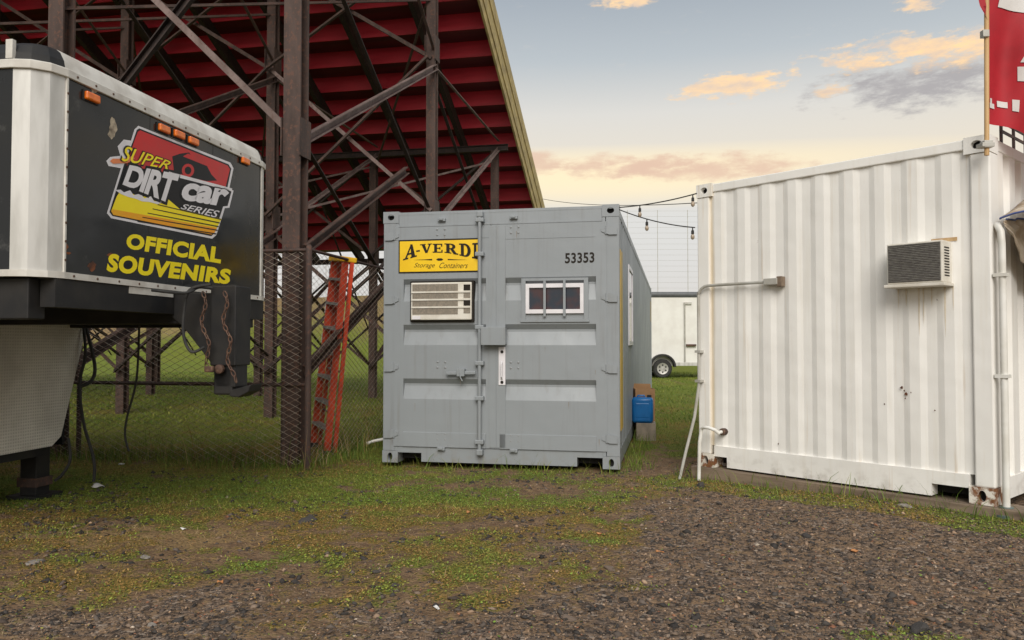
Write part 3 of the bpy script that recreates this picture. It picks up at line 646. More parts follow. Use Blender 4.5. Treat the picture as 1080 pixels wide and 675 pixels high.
# marker lights, scuffs
face = on_plane(TRAIL_M, 0, 0.0)
def lift(d): return Vector((0.0006 + d*0.28, 0, 0))
for (px, py) in ((95, 103), (171, 136), (187, 142), (202, 149), (257, 170)):
    p = face(px, py); o = MB().box(0, 0.028, -0.055, 0.055, -0.024, 0.024).build('marker_light', AMBER, TR, bevel=0.010); o.location = (0.001, p.y, p.z)
    MB().box(0.0, 0.006, -0.062, 0.062, -0.029, 0.029).build('light_base', RUBBER, o)
z2 = lambda x, y: (x*290/979, 130+y*200/675)
def zp(pts): return [z2(*p) for p in pts]
logo = decal_poly('logo_border', zp([(478, 22), (492, 9), (820, 140), (831, 160), (816, 232), (831, 240), (816, 301), (800, 302), (770, 398), (755, 411), (395, 338), (380, 320), (430, 160), (386, 152), (378, 134), (392, 120), (428, 116), (418, 82), (440, 58), (466, 62)]), face, VINYLW, TR, lift(0.0015))
def lp(n, pts, m, d): return decal_poly(n, zp(pts), face, m, logo, lift(d))
lp('logo_ground', [(486, 24), (495, 18), (813, 146), (823, 162), (808, 234), (823, 244), (810, 294), (794, 296), (763, 391), (752, 402), (400, 330), (389, 316), (440, 150), (474, 60)], VINYLK, 0.003)
lp('logo_red', [(490, 30), (498, 25), (809, 150), (818, 163), (802, 228), (640, 186), (450, 150), (476, 66)], VINYLR, 0.0045)
lp('logo_car', [(612, 118), (640, 108), (672, 104), (690, 128), (735, 150), (752, 182), (772, 204), (735, 206), (690, 196), (655, 185), (618, 168)], VINYLK, 0.006)
lp('logo_wheel', [(668+22*math.cos(t), 168+24*math.sin(t)) for t in np.linspace(0, 2*math.pi, 18)[:-1]], VINYLR, 0.0075)
lp('logo_wheel', [(668+12*math.cos(t), 168+14*math.sin(t)) for t in np.linspace(0, 2*math.pi, 16)[:-1]], VINYLK, 0.009)
lp('logo_wing', [(650, 118), (668, 108), (745, 140), (770, 160), (735, 152), (690, 134)], VINYLR, 0.0075)
lp('logo_yellow', [(414, 262), (424, 246), (445, 250), (470, 250), (492, 262), (520, 260), (548, 276), (580, 282), (600, 272), (640, 306), (788, 340), (764, 386), (752, 396), (402, 326), (395, 312)], VINYLY, 0.0045)
lp('logo_orange', [(399, 306), (772, 372), (764, 388), (752, 396), (402, 326), (395, 314)], VINYLO, 0.006)
for k in range(5):
    a = 268+k*13; lp('logo_stripe', [(560-k*18, a+20+k*2), (786-k*4, a+72), (785-k*4, a+76), (560-k*18, a+23+k*2)], VINYLK, 0.0075)
lp('logo_splash', [(408, 238), (428, 236), (440, 246), (462, 238), (474, 256), (500, 250), (512, 268), (536, 260), (548, 278), (580, 280), (560, 288), (530, 280), (505, 278), (480, 268), (455, 262), (430, 252)], VINYLW, 0.0075)
def lt_(t, q, m, d, off=0.03, sh=0.0, sp=1.0): return decal_text('lettering', t, zp(q), face, m, logo, lift(d), off, sh, sp)
lt_('DIRT', [(426, 226), (622, 304), (644, 172), (446, 138)], VINYLK, 0.009, 0.07, 0.12, 0.92)
lt_('DIRT', [(434, 218), (614, 290), (638, 182), (452, 147)], VINYLW, 0.0105, 0.042, 0.12, 0.92)
lt_('car', [(634, 276), (812, 304), (822, 234), (648, 202)], VINYLK, 0.009, 0.06, 0.1, 0.97)
lt_('car', [(640, 272), (806, 300), (816, 238), (654, 208)], VINYLW, 0.0105, 0.045, 0.1, 0.97)
lp('logo_bar', [(600, 172), (825, 232), (824, 242), (598, 184)], VINYLW, 0.009)
lt_('SERIES', [(640, 304), (772, 338), (782, 312), (648, 286)], VINYLW, 0.0105, 0.012, 0.25)
lt_('SUPER', [(424, 138), (600, 172), (612, 134), (430, 70)], VINYLK, 0.012, 0.035, 0.3)
lt_('SUPER', [(430, 134), (596, 164), (608, 136), (436, 76)], VINYLY, 0.0135, 0.008, 0.3)
lp('logo_swash', [(390, 134), (400, 126), (440, 126), (470, 116), (478, 126), (450, 142), (400, 144)], VPINK, 0.012)
decal_text('lettering', 'OFFICIAL', zp([(448, 446), (786, 500), (788, 442), (452, 390)]), face, VINYLY, TR, lift(0.002), 0.052, 0.08, 1.08)
decal_text('lettering', 'SOUVENIRS', zp([(378, 528), (818, 574), (822, 520), (384, 462)]), face, VINYLY, TR, lift(0.002), 0.052, 0.08, 1.08)
SCUF = simple('scuffed_bare_metal', (0.50, 0.42, 0.30), (0.22, 0.17, 0.12), 0.6, 30)
RSPOT = simple('rust_blister', (0.26, 0.075, 0.018), (0.05, 0.022, 0.014), 0.8, 16)
def blotch(cx, cy, rx, ry, m, nm, seed):
    rr = random.Random(seed); k1, k2 = rr.uniform(0, 6), rr.uniform(0, 6)
    pts = [(cx+rx*math.cos(t)*(1+0.18*math.sin(3*t+k1)+0.10*math.sin(7*t+k2)), cy+ry*math.sin(t)*(1+0.18*math.sin(2*t+k2)+0.10*math.sin(6*t+k1))) for t in np.linspace(0, 2*math.pi, 33)[:-1]]
    decal_poly(nm, pts, face, m, TR, lift(0.0012))
blotch(119, 134, 4, 9, SCUF, 'paint_chip', 1); blotch(117, 141, 3, 5, SCUF, 'paint_chip', 2); blotch(100, 95, 4, 3, SCUF, 'paint_chip', 3)
blotch(69, 260, 2.5, 4, RSPOT, 'rust_spot', 4); blotch(72, 267, 2.5, 1.5, RSPOT, 'rust_spot', 7); blotch(97, 281, 4.2, 4.6, RSPOT, 'rust_spot', 5); blotch(117, 269, 4, 2, RSPOT, 'rust_spot', 6)

# ================================================================== shipping containers
CW, CH = 2.438, 2.591
def casting(parent, x0, y0, z0, m, proud=0.004, tall=True, face_y=-1, name='corner_casting'):
    w_, h, d = 0.168, 0.120, 0.178; mb = MB(); n = 20
    cx, cz = x0+w_/2, z0+h/2; y = y0-proud
    sq, ov = [], []
    for i in range(n):
        a = 2*math.pi*i/n; c_, s_ = math.cos(a), math.sin(a); k = 1/max(abs(c_)/(w_/2), abs(s_)/(h/2))
        sq.append((cx+c_*k, y, cz+s_*k)); ov.append((cx+c_*(0.026 if tall else 0.036), y, cz+s_*(0.040 if tall else 0.030)))
    for i in range(4):                                        # square corners
        ca = math.atan2((h/2)*(1 if i < 2 else -1), (w_/2)*(1 if i in (0, 3) else -1)); j = min(range(n), key=lambda t: abs((2*math.pi*t/n-ca+math.pi) % (2*math.pi)-math.pi))
        sq[j] = (cx+(w_/2)*(1 if i in (0, 3) else -1), y, cz+(h/2)*(1 if i < 2 else -1))
    ovb = [(p[0], y+0.05, p[2]) for p in ov]; sqb = [(p[0], y0+d, p[2]) for p in sq]
    mb.add(sq+ov+ovb+sqb, [(i, (i+1) % n, n+(i+1) % n, n+i) for i in range(n)] + [(n+i, n+(i+1) % n, 2*n+(i+1) % n, 2*n+i) for i in range(n)] + [(i, 3*n+i, 3*n+(i+1) % n, (i+1) % n) for i in range(n)] + [tuple(range(3*n, 4*n))])
    o = mb.build(name, m, parent)
    bk = MB(); bk.add(ovb, [tuple(range(n))]); bk.build('casting_hole', DARK, o, fix=False)
    return o
def corrugated(L0, L1, z0, z1, pitch, out_y, in_y, place, flat=0.30, slope=0.22):
    """vertical trapezoid ribs between L0 and L1; place(t, depth, z) gives the local point"""
    n = max(1, round((L1-L0)/pitch)); p = (L1-L0)/n; prof = []
    for k in range(n):
        a = L0+k*p; prof += [(a, in_y), (a+p*slope*0.5, out_y), (a+p*(slope*0.5+1-flat-slope), out_y), (a+p*(1-flat), in_y)]
    prof.append((L1, in_y)); mb = MB()
    vs = [place(t, d, z) for z in (z0, z1) for t, d in prof]; m_ = len(prof)
    return mb.add(vs, [(i, i+1, m_+i+1, m_+i) for i in range(m_-1)])

# ---- grey forty-foot container
GC = empty('shipping_container', GREY_M, 'grey shipping container with yellow sign, small window and closed doors', 'container'); LEN = 12.19
gf = on_plane(GREY_M, 1, 0.0)
def gx_(px, py=350): return gf(px, py).x
def gz_(py, px=530): return gf(px, py).z
for x in (0, CW-0.168):
    for z in (0, CH-0.120): casting(GC, x, 0, z, GREY, tall=(z == 0))
    for z in (0, CH-0.120): MB().box(x, x+0.168, LEN-0.178, LEN, z, z+0.12).build('corner_casting', GREY, GC)
PW = 0.135
for x0 in (0.0, CW-PW):
    MB().box(x0+0.004, x0+PW, 0.0, 0.10, 0.12, CH-0.12).build('corner_post', GREY, GC, bevel=0.006)
    MB().box(x0+0.004, x0+PW, LEN-0.1, LEN, 0.12, CH-0.12).build('corner_post', GREY, GC)
MB().box(0.168, CW-0.168, 0.002, 0.09, CH-0.155, CH-0.012).build('header', GREY, GC, bevel=0.006)
MB().box(0.168, CW-0.168, -0.012, 0.0, CH-0.165, CH-0.150).build('rain_gutter', GREY, GC)
for xa_, xb_ in ((PW+0.001, 0.167), (CW-0.167, CW-PW-0.001)):
    for za_, zb_ in ((CH-0.170, CH-0.121), (0.121, 0.172)): MB().box(xa_, xb_, 0.003, 0.09, za_, zb_).build('post_gusset', GREY, GC)
mb = MB().box(0.168, CW-0.168, 0.002, 0.12, 0.105, 0.165).box(0.42, CW-0.42, 0.002, 0.12, 0.016, 0.105); mb.build('door_sill', GREY, GC)
MB().box(0.17, CW-0.17, 0.14, LEN-0.18, 0.03, 0.16).build('floor', DARK, GC)
MB().box(0.06, CW-0.06, 0.0, LEN-0.02, CH-0.040, CH-0.012).build('roof', GREY, GC)
for x0 in (0.012, CW-0.072):
    MB().box(x0, x0+0.06, 0.178, LEN-0.178, 0.012, 0.165).build('bottom_rail', GREY, GC); MB().box(x0, x0+0.06, 0.178, LEN-0.178, CH-0.085, CH-0.012).build('top_rail', GREY, GC)
corrugated(0.10, LEN-0.1, 0.165, CH-0.085, 0.275, CW-0.015, CW-0.050, lambda t, d, z: (d, t, z)).build('side_wall', GREY, GC)
corrugated(0.10, LEN-0.1, 0.165, CH-0.085, 0.275, 0.015, 0.050, lambda t, d, z: (d, t, z)).build('side_wall', GREY, GC)
corrugated(0.12, CW-0.12, 0.03, CH-0.1, 0.25, LEN-0.03, LEN-0.06, lambda t, d, z: (t, d, z)).build('end_wall', GREY, GC)
MB().box(CW-0.0125, CW+0.004, 0.103, 0.46, 0.36, 2.16).build('yellow_board', YSTR, GC)
MB().box(CW-0.0115, CW-0.006, LEN-0.30, LEN-0.20, 1.75, 2.25).build('yellow_patch', YSTR, GC)
sw = MB(); y0, y1, z0, z1 = 1.85, 2.80, 1.20, 2.18
for a in ((y0, y0+0.05, z0, z1), (y1-0.05, y1, z0, z1), (y0+0.05, y1-0.05, z0, z0+0.05), (y0+0.05, y1-0.05, z1-0.05, z1)): sw.box(CW-0.05, CW-0.002, *a)
sw = sw.build('side_window', VINYLW, GC); MB().box(CW-0.02, CW-0.012, y0+0.05, y1-0.05, z0+0.05, z1-0.05).build('pane', GLASS, sw)

DZ0, DZ1 = 0.170, CH-0.168
bands = [(gz_(293), gz_(317)), (gz_(342), gz_(364)), (gz_(400), gz_(422))]
def door(x0, x1, hinge_left):
    fr = 0.105; a, b = (x0+fr, x1-0.05) if hinge_left else (x0+0.09, x1-fr); e = 0.010     # skin sits a little in front of the frame posts
    mb = MB(); prof = [(DZ1, 0.0)]
    for zt, zb in bands:
        prof += [(zt, 0.0), (zt-0.052, 0.042), (zt-0.075, 0.042), (zb, 0.0)]
    prof += [(DZ0+0.15, 0.0), (DZ0+0.145, -0.006), (DZ0, -0.006)]
    n = len(prof); ln = [(x, d-e, z) for x in (a, b) for z, d in prof]
    mb.add(ln, [(i, i+1, n+i+1, n+i) for i in range(n-1)])
    for x in (a, b):
        for k in range(3):
            i = 1+4*k; mb.add([(x, prof[j][1]-e, prof[j][0]) for j in range(i, i+4)], [(0, 1, 2, 3)])
    for xx0, xx1 in ((x0, a), (b, x1)): mb.add([(xx0, -e, DZ0), (xx1, -e, DZ0), (xx1, -e, DZ1), (xx0, -e, DZ1)], [(0, 1, 2, 3)])
    mb.add([(x0, -e, DZ0), (x0, -e, DZ1), (x0, 0.05, DZ1), (x0, 0.05, DZ0)], [(0, 1, 2, 3)]); mb.add([(x1, -e, DZ0), (x1, -e, DZ1), (x1, 0.05, DZ1), (x1, 0.05, DZ0)], [(0, 1, 2, 3)])
    mb.add([(x0, -e, DZ1), (x1, -e, DZ1), (x1, 0.05, DZ1), (x0, 0.05, DZ1)], [(0, 1, 2, 3)]); mb.add([(x0, -e, DZ0), (x1, -e, DZ0), (x1, 0.05, DZ0), (x0, 0.05, DZ0)], [(0, 1, 2, 3)])
    d = mb.build('door', GREY, GC, fix=True)
    for zz in (gz_(246), gz_(315), gz_(388), gz_(460)):
        hx0, hx1 = (0.02, 0.175) if hinge_left else (CW-0.175, CW-0.02); hm = MB()
        hm.prism([(hx0, zz-0.045), (hx0, zz+0.02), ((hx0+hx1)/2, zz+0.045), (hx1, zz+0.02), (hx1, zz-0.012), ((hx0+hx1)/2, zz-0.045)] if hinge_left else [(hx1, zz-0.045), (hx1, zz+0.02), ((hx0+hx1)/2, zz+0.045), (hx0, zz+0.02), (hx0, zz-0.012), ((hx0+hx1)/2, zz-0.045)], lambda p: (p[0], -0.020, p[1]), lambda p: (p[0], -0.008, p[1]))
        hp = PW-0.005 if hinge_left else CW-PW+0.005; hm.tube([(hp, -0.019, zz-0.04), (hp, -0.019, zz+0.04)], 0.007, 8)
        hm.build('hinge', GREY, d)
    return d
MIDX = gx_(518)
dl = door(PW-0.012, MIDX-0.002, True); dr = door(MIDX+0.002, CW-PW+0.012, False)
MB().box(PW+0.004, MIDX-0.01, -0.014, -0.0105, DZ1-0.13, DZ1-0.125).build('panel_seam', GREY, dl); MB().box(MIDX+0.15, CW-PW-0.1, -0.0135, -0.0105, DZ1-0.15, DZ1-0.145).build('panel_seam', GREY, dr)
MB().box(MIDX-0.018, MIDX+0.150, -0.016, -0.0105, DZ0+0.01, DZ1-0.01).build('astragal', GREY, dr)
MB().box(MIDX+0.055, MIDX+0.060, -0.021, -0.0165, DZ0+0.01, DZ1-0.01).build('seam_ridge', GREY, dr)
bx_ = gx_(507)
bar = MB().tube([(bx_, -0.052, gz_(477)), (bx_, -0.052, gz_(226))], 0.019, 12).build('locking_bar', GREY, GC, True)
for py in (232, 268, 345, 383, 420, 466):
    zz = gz_(py); MB().box(bx_-0.045, bx_+0.045, -0.074, -0.0125, zz-0.022, zz+0.022).build('bar_bracket', GREY, bar, bevel=0.008)
for py, s_ in ((226, 1), (477, -1)):
    zz = gz_(py); MB().box(bx_-0.03, bx_+0.035, -0.075, 0.001, zz-0.03, zz+0.03).build('cam_keeper', GREY, bar, bevel=0.01)
for px in (466, 542):
    for py in (230, 475): xx = gx_(px); zz = gz_(py); MB().box(xx-0.04, xx+0.04, -0.03, 0.001, zz-0.018, zz+0.018).box(xx-0.025, xx+0.02, -0.045, -0.03, zz-0.008, zz+0.022).build('cam_keeper', GREY, GC, bevel=0.006)
# rivet groups left from removed bars
rv = MB().lathe((0, 0, 0), (0, -1, 0), [(0, 0.011), (0.004, 0.011), (0.007, 0.006)], 8).mesh('rivet', GREY, True)
for (cx, cy) in ((465, 243), (543, 243), (466, 385), (543, 385), (466, 462), (543, 462)):
    for dx in (-4, 4):
        for dy in (-3, 3): inst('rivet', rv, dl if cx < 510 else dr, (gx_(cx+dx), -0.0105, gz_(cy+dy)))
lx0, lx1 = gx_(512), gx_(535)
MB().box(lx0, lx1, -0.115, -0.0165, gz_(363), gz_(346)).build('lock_box', GREY, GC, bevel=0.006)
MB().box(lx0-0.02, lx1+0.006, -0.125, -0.115, gz_(364), gz_(345)).build('lock_box_cover', GREY, GC, bevel=0.004)
pw = MB().box(gx_(526.3), gx_(533.5), -0.024, -0.0165, gz_(406), gz_(366)).build('handle_plate', VINYLW, dr, bevel=0.003)
MB().tube([(gx_(530), -0.024, gz_(400)), (gx_(530), -0.062, gz_(397)), (gx_(530), -0.062, gz_(384)), (gx_(530), -0.024, gz_(381))], 0.008, 8).build('grab_handle', VINYLW, pw, True)
for py in (371, 403): MB().lathe((gx_(530), -0.0245, gz_(py)), (0, -1, 0), [(0, 0.016), (0.004, 0.016), (0.005, 0.012)], 12).build('lock_hole', SIGNK, pw)
hd = MB().beam((gx_(472), -0.055, gz_(394)), (gx_(503), -0.055, gz_(393)), 0.022, 0.034).build('door_handle', GREY, bar, bevel=0.006)
MB().tube([(gx_(487), -0.085, gz_(388)), (gx_(488), -0.09, gz_(398)), (gx_(490), -0.085, gz_(402))], 0.008, 6).box(gx_(484), gx_(492), -0.09, -0.0125, gz_(397), gz_(389)).build('handle_catch', GREY, hd, bevel=0.004)
# signs and numbers
SY0, SY1 = -0.0115, -0.0165
sx0, sx1, sz0, sz1 = gx_(421, 270), gx_(505.5, 270), gz_(287.5, 465), gz_(252.5, 465)
sign = MB().box(sx0, sx1, SY1, SY0, sz0, sz1).build('sign_plate', SIGNK, dl)
MB().box(sx0+0.013, sx1, SY1-0.002, SY1-0.0005, sz0+0.013, sz1-0.013).build('sign_face', SIGNY, sign)
gsl = Vector((0, SY1-0.0035, 0))
def slab(parts): return parts
def serif_letter(ch):
    S = 0.10; q = []                                              # strokes as convex polygons in the unit box
    def r(x0, y0, x1, y1): q.append([(x0, y0), (x1, y0), (x1, y1), (x0, y1)])
    def arcs(cx, cy, rx, ry, a0, a1, tx, ty, n=10):
        for i in range(n):
            a, b = R(a0+(a1-a0)*i/n), R(a0+(a1-a0)*(i+1)/n)
            q.append([(cx+(rx-tx)*math.cos(a), cy+(ry-ty)*math.sin(a)), (cx+rx*math.cos(a), cy+ry*math.sin(a)), (cx+rx*math.cos(b), cy+ry*math.sin(b)), (cx+(rx-tx)*math.cos(b), cy+(ry-ty)*math.sin(b))])
    if ch == 'A':
        q.append([(0.10, 0.06), (0.24, 0.06), (0.56, 0.94), (0.42, 0.94)]); q.append([(0.60, 0.06), (0.88, 0.06), (0.62, 1.0), (0.38, 1.0)]); r(0.27, 0.28, 0.72, 0.40); r(-0.02, 0, 0.36, S); r(0.52, 0, 1.0, S)
    elif ch == 'V':
        q.append([(0.12, 0.95), (0.40, 0.95), (0.62, 0.0), (0.42, 0.0)]); q.append([(0.76, 0.95), (0.90, 0.95), (0.60, 0.0), (0.46, 0.0)]); r(0, 0.90, 0.48, 1.0); r(0.64, 0.90, 1.0, 1.0)
    elif ch == 'E':
        r(0.14, 0.05, 0.42, 0.95); r(0, 0, 0.95, 0.12); r(0, 0.88, 0.92, 1.0); r(0.42, 0.44, 0.72, 0.55); r(0.83, 0.12, 0.95, 0.32); r(0.80, 0.68, 0.92, 0.88); r(0.64, 0.36, 0.74, 0.63)
    elif ch == 'R':
        r(0.14, 0.05, 0.40, 0.95); r(0, 0, 0.52, 0.11); r(0, 0.89, 0.50, 1.0); r(0.40, 0.44, 0.52, 0.54); arcs(0.48, 0.72, 0.38, 0.28, -90, 90, 0.24, 0.11); q.append([(0.44, 0.48), (0.68, 0.50), (0.98, 0.0), (0.70, 0.0)]); r(0.70, 0, 1.05, 0.10)
    elif ch == 'D':
        r(0.14, 0.05, 0.40, 0.95); r(0, 0, 0.46, 0.11); r(0, 0.89, 0.46, 1.0); arcs(0.44, 0.5, 0.54, 0.5, -90, 90, 0.27, 0.11, 14)
    elif ch == 'I':
        r(0.28, 0.05, 0.72, 0.95); r(0, 0, 1, 0.11); r(0, 0.89, 1, 1.0)
    elif ch == '-': r(0, 0, 1, 1)
    return q
z6 = lambda x, y: (410+x*110/675, 240+y*110/675)
for ch, quad in (('A', [(98, 214), (186, 188), (182, 108), (118, 112)]), ('-', [(182, 160), (206, 156), (205, 146), (181, 150)]), ('V', [(210, 172), (284, 160), (284, 104), (206, 110)]), ('E', [(288, 164), (356, 164), (356, 106), (288, 106)]),
                 ('R', [(364, 164), (450, 176), (446, 106), (364, 104)]), ('D', [(460, 182), (536, 200), (536, 106), (458, 104)]), ('I', [(542, 200), (582, 206), (580, 100), (544, 102)])):
    qm = quad_map([z6(*p) for p in quad]); mb = MB(); k = 0
    for poly in serif_letter(ch):
        mb.add([gf(*qm(u, v)) + gsl + Vector((0, -0.0004*k, 0)) for u, v in poly], [tuple(range(len(poly)))]); k += 1
    mb.build('lettering', SIGNK, sign, fix=False)
decal_text('lettering', 'Storage', [z6(*p) for p in [(166, 268), (300, 268), (304, 230), (170, 230)]], gf, SIGNK, sign, gsl, -0.004, 0.35)
decal_text('lettering', 'Containers', [z6(*p) for p in [(330, 264), (514, 264), (518, 228), (334, 228)]], gf, SIGNK, sign, gsl, -0.004, 0.35)
for pts in ([(160, 211), (240, 207), (285, 204), (285, 214), (240, 212)], [(385, 204), (430, 207), (515, 210), (430, 212), (385, 212)], [(310, 208), (322, 200), (344, 200), (358, 208), (344, 216), (322, 216)]):
    decal_poly('divider', [z6(*p) for p in pts], gf, SIGNK, sign, gsl)
decal_text('lettering', '53353', [(596, 278), (627, 277), (627, 266), (596, 267)], gf, SIGNK, dr, Vector((0, -0.0125, 0)), 0.025, 0, 1.05)
# barred window in the right door
wx0, wx1, wz0, wz1 = gx_(555), gx_(616), gz_(331), gz_(300)
wf = MB()
for a in ((wx0, wx0+0.035, wz0, wz1), (wx1-0.035, wx1, wz0, wz1), (wx0+0.035, wx1-0.035, wz0, wz0+0.04), (wx0+0.035, wx1-0.035, wz1-0.04, wz1)): wf.box(a[0], a[1], -0.035, 0.03, a[2], a[3])
wf = wf.build('window', VINYLW, dr)
MB().box(wx0+0.035, wx1-0.035, -0.012, -0.0105, wz0+0.04, wz1-0.04).build('pane', GLASS, wf)
so = MB()
for a in ((wx0-0.045, wx0-0.002, wz0-0.06, wz1+0.03), (wx1+0.002, wx1+0.045, wz0-0.06, wz1+0.03), (wx0-0.045, wx1+0.045, wz1+0.03, wz1+0.055), (wx0-0.055, wx1+0.055, wz0-0.085, wz0-0.06)): so.box(a[0], a[1], -0.026, -0.0085, a[2], a[3])
so.build('window_surround', GREY, dr)
for f_ in (0.335, 0.675): xx = wx0+(wx1-wx0)*f_; MB().box(xx-0.012, xx+0.012, -0.052, -0.037, wz0-0.03, wz1+0.035).build('window_bar', GREY, dr)
for f_, m_ in ((0.18, None), (0.50, None), (0.84, None)): pass
# air conditioner in the left door
AC = empty('window_air_conditioner', GREY_M, 'cream window air conditioner with tan grille in the grey container door', 'air conditioner')
ax0, ax1, az0, az1 = gx_(434, 318), gx_(501, 318), gz_(339.5, 468), gz_(296.5, 468)
MB().box(ax0, ax1, -0.045, 0.03, az0, az1).build('gasket_frame', SIGNK, AC, bevel=0.006)
MB().box(ax0+0.018, ax1-0.018, -0.075, -0.045, az0+0.018, az1-0.018).build('front_bezel', ACW, AC, bevel=0.010)
gx0, gx1, gz0, gz1 = ax0+0.035, gx_(485, 318), az0+0.075, az1-0.035
MB().box(gx0, gx1, -0.0775, -0.0755, gz0, gz1).build('grille', ACG, AC)
for k in range(18): xx = gx0+0.01+(gx1-gx0-0.02)*k/17; MB().box(xx-0.004, xx+0.004, -0.082, -0.0778, gz0, gz1).build('louvre', ACG, AC)
for k in range(1, 4): zz = gz0+(gz1-gz0)*k/4-0.005; MB().box(gx0-0.01, ax1-0.03, -0.087, -0.0765, zz-0.008, zz+0.008).build('grille_bar', ACW, AC)
for k in range(4): zz = gz0+(gz1-gz0)*(k+0.5)/4; MB().box(gx_(491, 318), gx_(498, 318), -0.0780, -0.0760, zz-0.030, zz+0.030).build('control_vent', SIGNK if k % 2 else ACG, AC)
MB().box(gx0, gx_(446, 318), -0.080, -0.0757, gz0-0.05, gz0-0.015).build('control_flap', VINYLW, AC)

GST = simple('faint_rust_drip', (0.20, 0.15, 0.11), (0.24, 0.22, 0.20), 0.7, 18); rq = random.Random(12)
for (px, py, ln_) in ((545, 244, 9), (469, 246, 7), (600, 424, 8), (438, 425, 10), (575, 366, 7), (628, 390, 6), (414, 462, 8), (486, 399, 9), (540, 470, 6), (632, 463, 8)):
    x_ = gx_(px, py); z_ = gz_(py, px); L_ = ln_*0.0095; wv = rq.uniform(0.002, 0.004); dd = dl if px < 518 else dr
    MB().add([(x_-wv, -0.0113, z_), (x_+wv, -0.0113, z_), (x_+wv*0.7, -0.0113, z_-L_*0.6), (x_+wv*0.2, -0.0113, z_-L_), (x_-wv*0.5, -0.0113, z_-L_*0.7)], [(0, 1, 2, 3, 4)]).build('rust_drip', GST, dd, fix=False)
# ---- white twenty-foot container, closed end in view
WC = empty('shipping_container', WHITE_M, 'white rust-stained shipping container standing on beams, closed end in view', 'container'); LW = 6.058
for x in (0, CW-0.168):
    for z in (0, CH-0.120):
        casting(WC, x, 0, z, RUSTW if z == 0 else WHITE, tall=(z == 0)); MB().box(x, x+0.168, LW-0.178, LW, z, z+0.12).build('corner_casting', WHITE, WC)
for x0 in (0.0, CW-PW):
    MB().box(x0+0.003, x0+PW-0.002, 0.004, 0.16, 0.12, CH-0.12).build('corner_post', WHITE, WC, bevel=0.012); MB().box(x0+0.003, x0+PW, LW-0.16, LW, 0.12, CH-0.12).build('corner_post', WHITE, WC)
MB().box(0.168, CW-0.168, 0.006, 0.10, CH-0.085, CH-0.010).build('top_end_rail', WHITE, WC, bevel=0.008)
MB().box(0.30, CW-0.42, 0.006, 0.12, 0.016, 0.105).box(0.168, CW-0.168, 0.006, 0.12, 0.105, 0.20).build('bottom_end_rail', WHITE, WC)
corrugated(PW-0.004, CW-PW+0.004, 0.20, CH-0.085, 0.245, 0.018, 0.030, lambda t, d, z: (t, d, z), 0.30, 0.40).build('end_wall', WHITE, WC)
for xf, o in ((CW-0.015, CW-0.05), (0.015, 0.05)):
    corrugated(0.16, LW-0.16, 0.165, CH-0.085, 0.275, xf, o, lambda t, d, z: (d, t, z)).build('side_wall', WHITE, WC)
for x0 in (0.010, CW-0.070):
    MB().box(x0, x0+0.06, 0.178, LW-0.178, 0.012, 0.165).build('bottom_rail', WHITE, WC); MB().box(x0, x0+0.06, 0.178, LW-0.178, CH-0.085, CH-0.010).build('top_rail', WHITE, WC)
MB().box(0.06, CW-0.06, 0.08, LW-0.05, CH-0.045, CH-0.016).build('roof', WHITE, WC)
MB().box(0.1, CW-0.1, 0.15, LW-0.1, 0.03, 0.15).build('floor', DARK, WC); MB().box(0.12, CW-0.12, LW-0.05, LW-0.02, 0.1, CH-0.1).build('end_doors', WHITE, WC)
wf_ = on_plane(WHITE_M, 1, 0.018)
# rust splashes with a shape of their own on the end wall
WR = simple('bare_rust', (0.13, 0.045, 0.02), (0.06, 0.025, 0.015), 0.85, 40); rr = random.Random(5)
def rust_fleck(px, py, s):
    p = wf_(px, py); pts = [(p.x+s*rr.uniform(0.4, 1)*math.cos(t), p.z+s*rr.uniform(0.4, 1.1)*math.sin(t)) for t in np.linspace(0, 2*math.pi, 9)[:-1]]
    tpos = ((p.x-(PW-0.004)) % ((CW-2*PW+0.008)/9)); MB().add([(x, 0.0155, z) for x, z in pts], [tuple(range(8))]).build('rust_fleck', WR, WC, fix=False)
for px, py, s in ((951, 409, 0.014), (954, 412, 0.010), (956, 416, 0.016), (955, 420, 0.008), (961, 414, 0.006), (986, 433, 0.008), (933, 426, 0.008), (1030, 501, 0.012), (827, 493, 0.010), (821, 468, 0.008), (1033, 207, 0.010), (1031, 455, 0.007)): rust_fleck(px, py, s)
# timber sleepers
bm_ = MB().box(-0.05, 3.1, -0.045, 0.20, -0.17, -0.002).build('timber_beam', TIMB, None, bevel=0.008); bm_.matrix_world = WHITE_M
tag(bm_, 'weathered timber beam lying under the front end of the white container', 'beam')
bm2 = MB().box(-0.05, CW+0.1, LW-0.4, LW-0.1, -0.16, -0.002).build('timber_beam', TIMB, None); bm2.matrix_world = WHITE_M
tag(bm2, 'timber beam under the far end of the white container', 'beam')
# air conditioner in the end wall
A2 = empty('window_air_conditioner', WHITE_M, 'white air conditioner with dark grey condenser jutting from the white container', 'air conditioner')
pa, pb = wf_(1004, 300), wf_(1001, 255); bx1 = pb.x+0.015; bz1 = pb.z; bx0 = bx1-0.385; bz0 = bz1-0.30; by = -0.155
MB().box(bx0, bx1, by, 0.05, bz0, bz1).build('casing', ACW, A2, bevel=0.006)
MB().box(bx0+0.010, bx1-0.012, by-0.004, by-0.001, bz0+0.012, bz1-0.012).build('condenser', FIN, A2)
for k in range(22):
    zz = bz0+0.02+k*0.0125; MB().box(bx0+0.012, bx1-0.014, by-0.009, by-0.0045, zz-0.002, zz+0.002).build('fin', FIN, A2)
for k in range(11):
    zz = bz0+0.05+k*0.02; MB().box(bx1-0.001, bx1+0.002, by+0.035, by+0.125, zz-0.005, zz+0.005).build('vent_slot', SIGNK, A2)
MB().box(bx0-0.02, bx1+0.015, by-0.015, 0.017, bz0-0.025, bz0-0.002).build('support_shelf', ACW, A2, bevel=0.004)
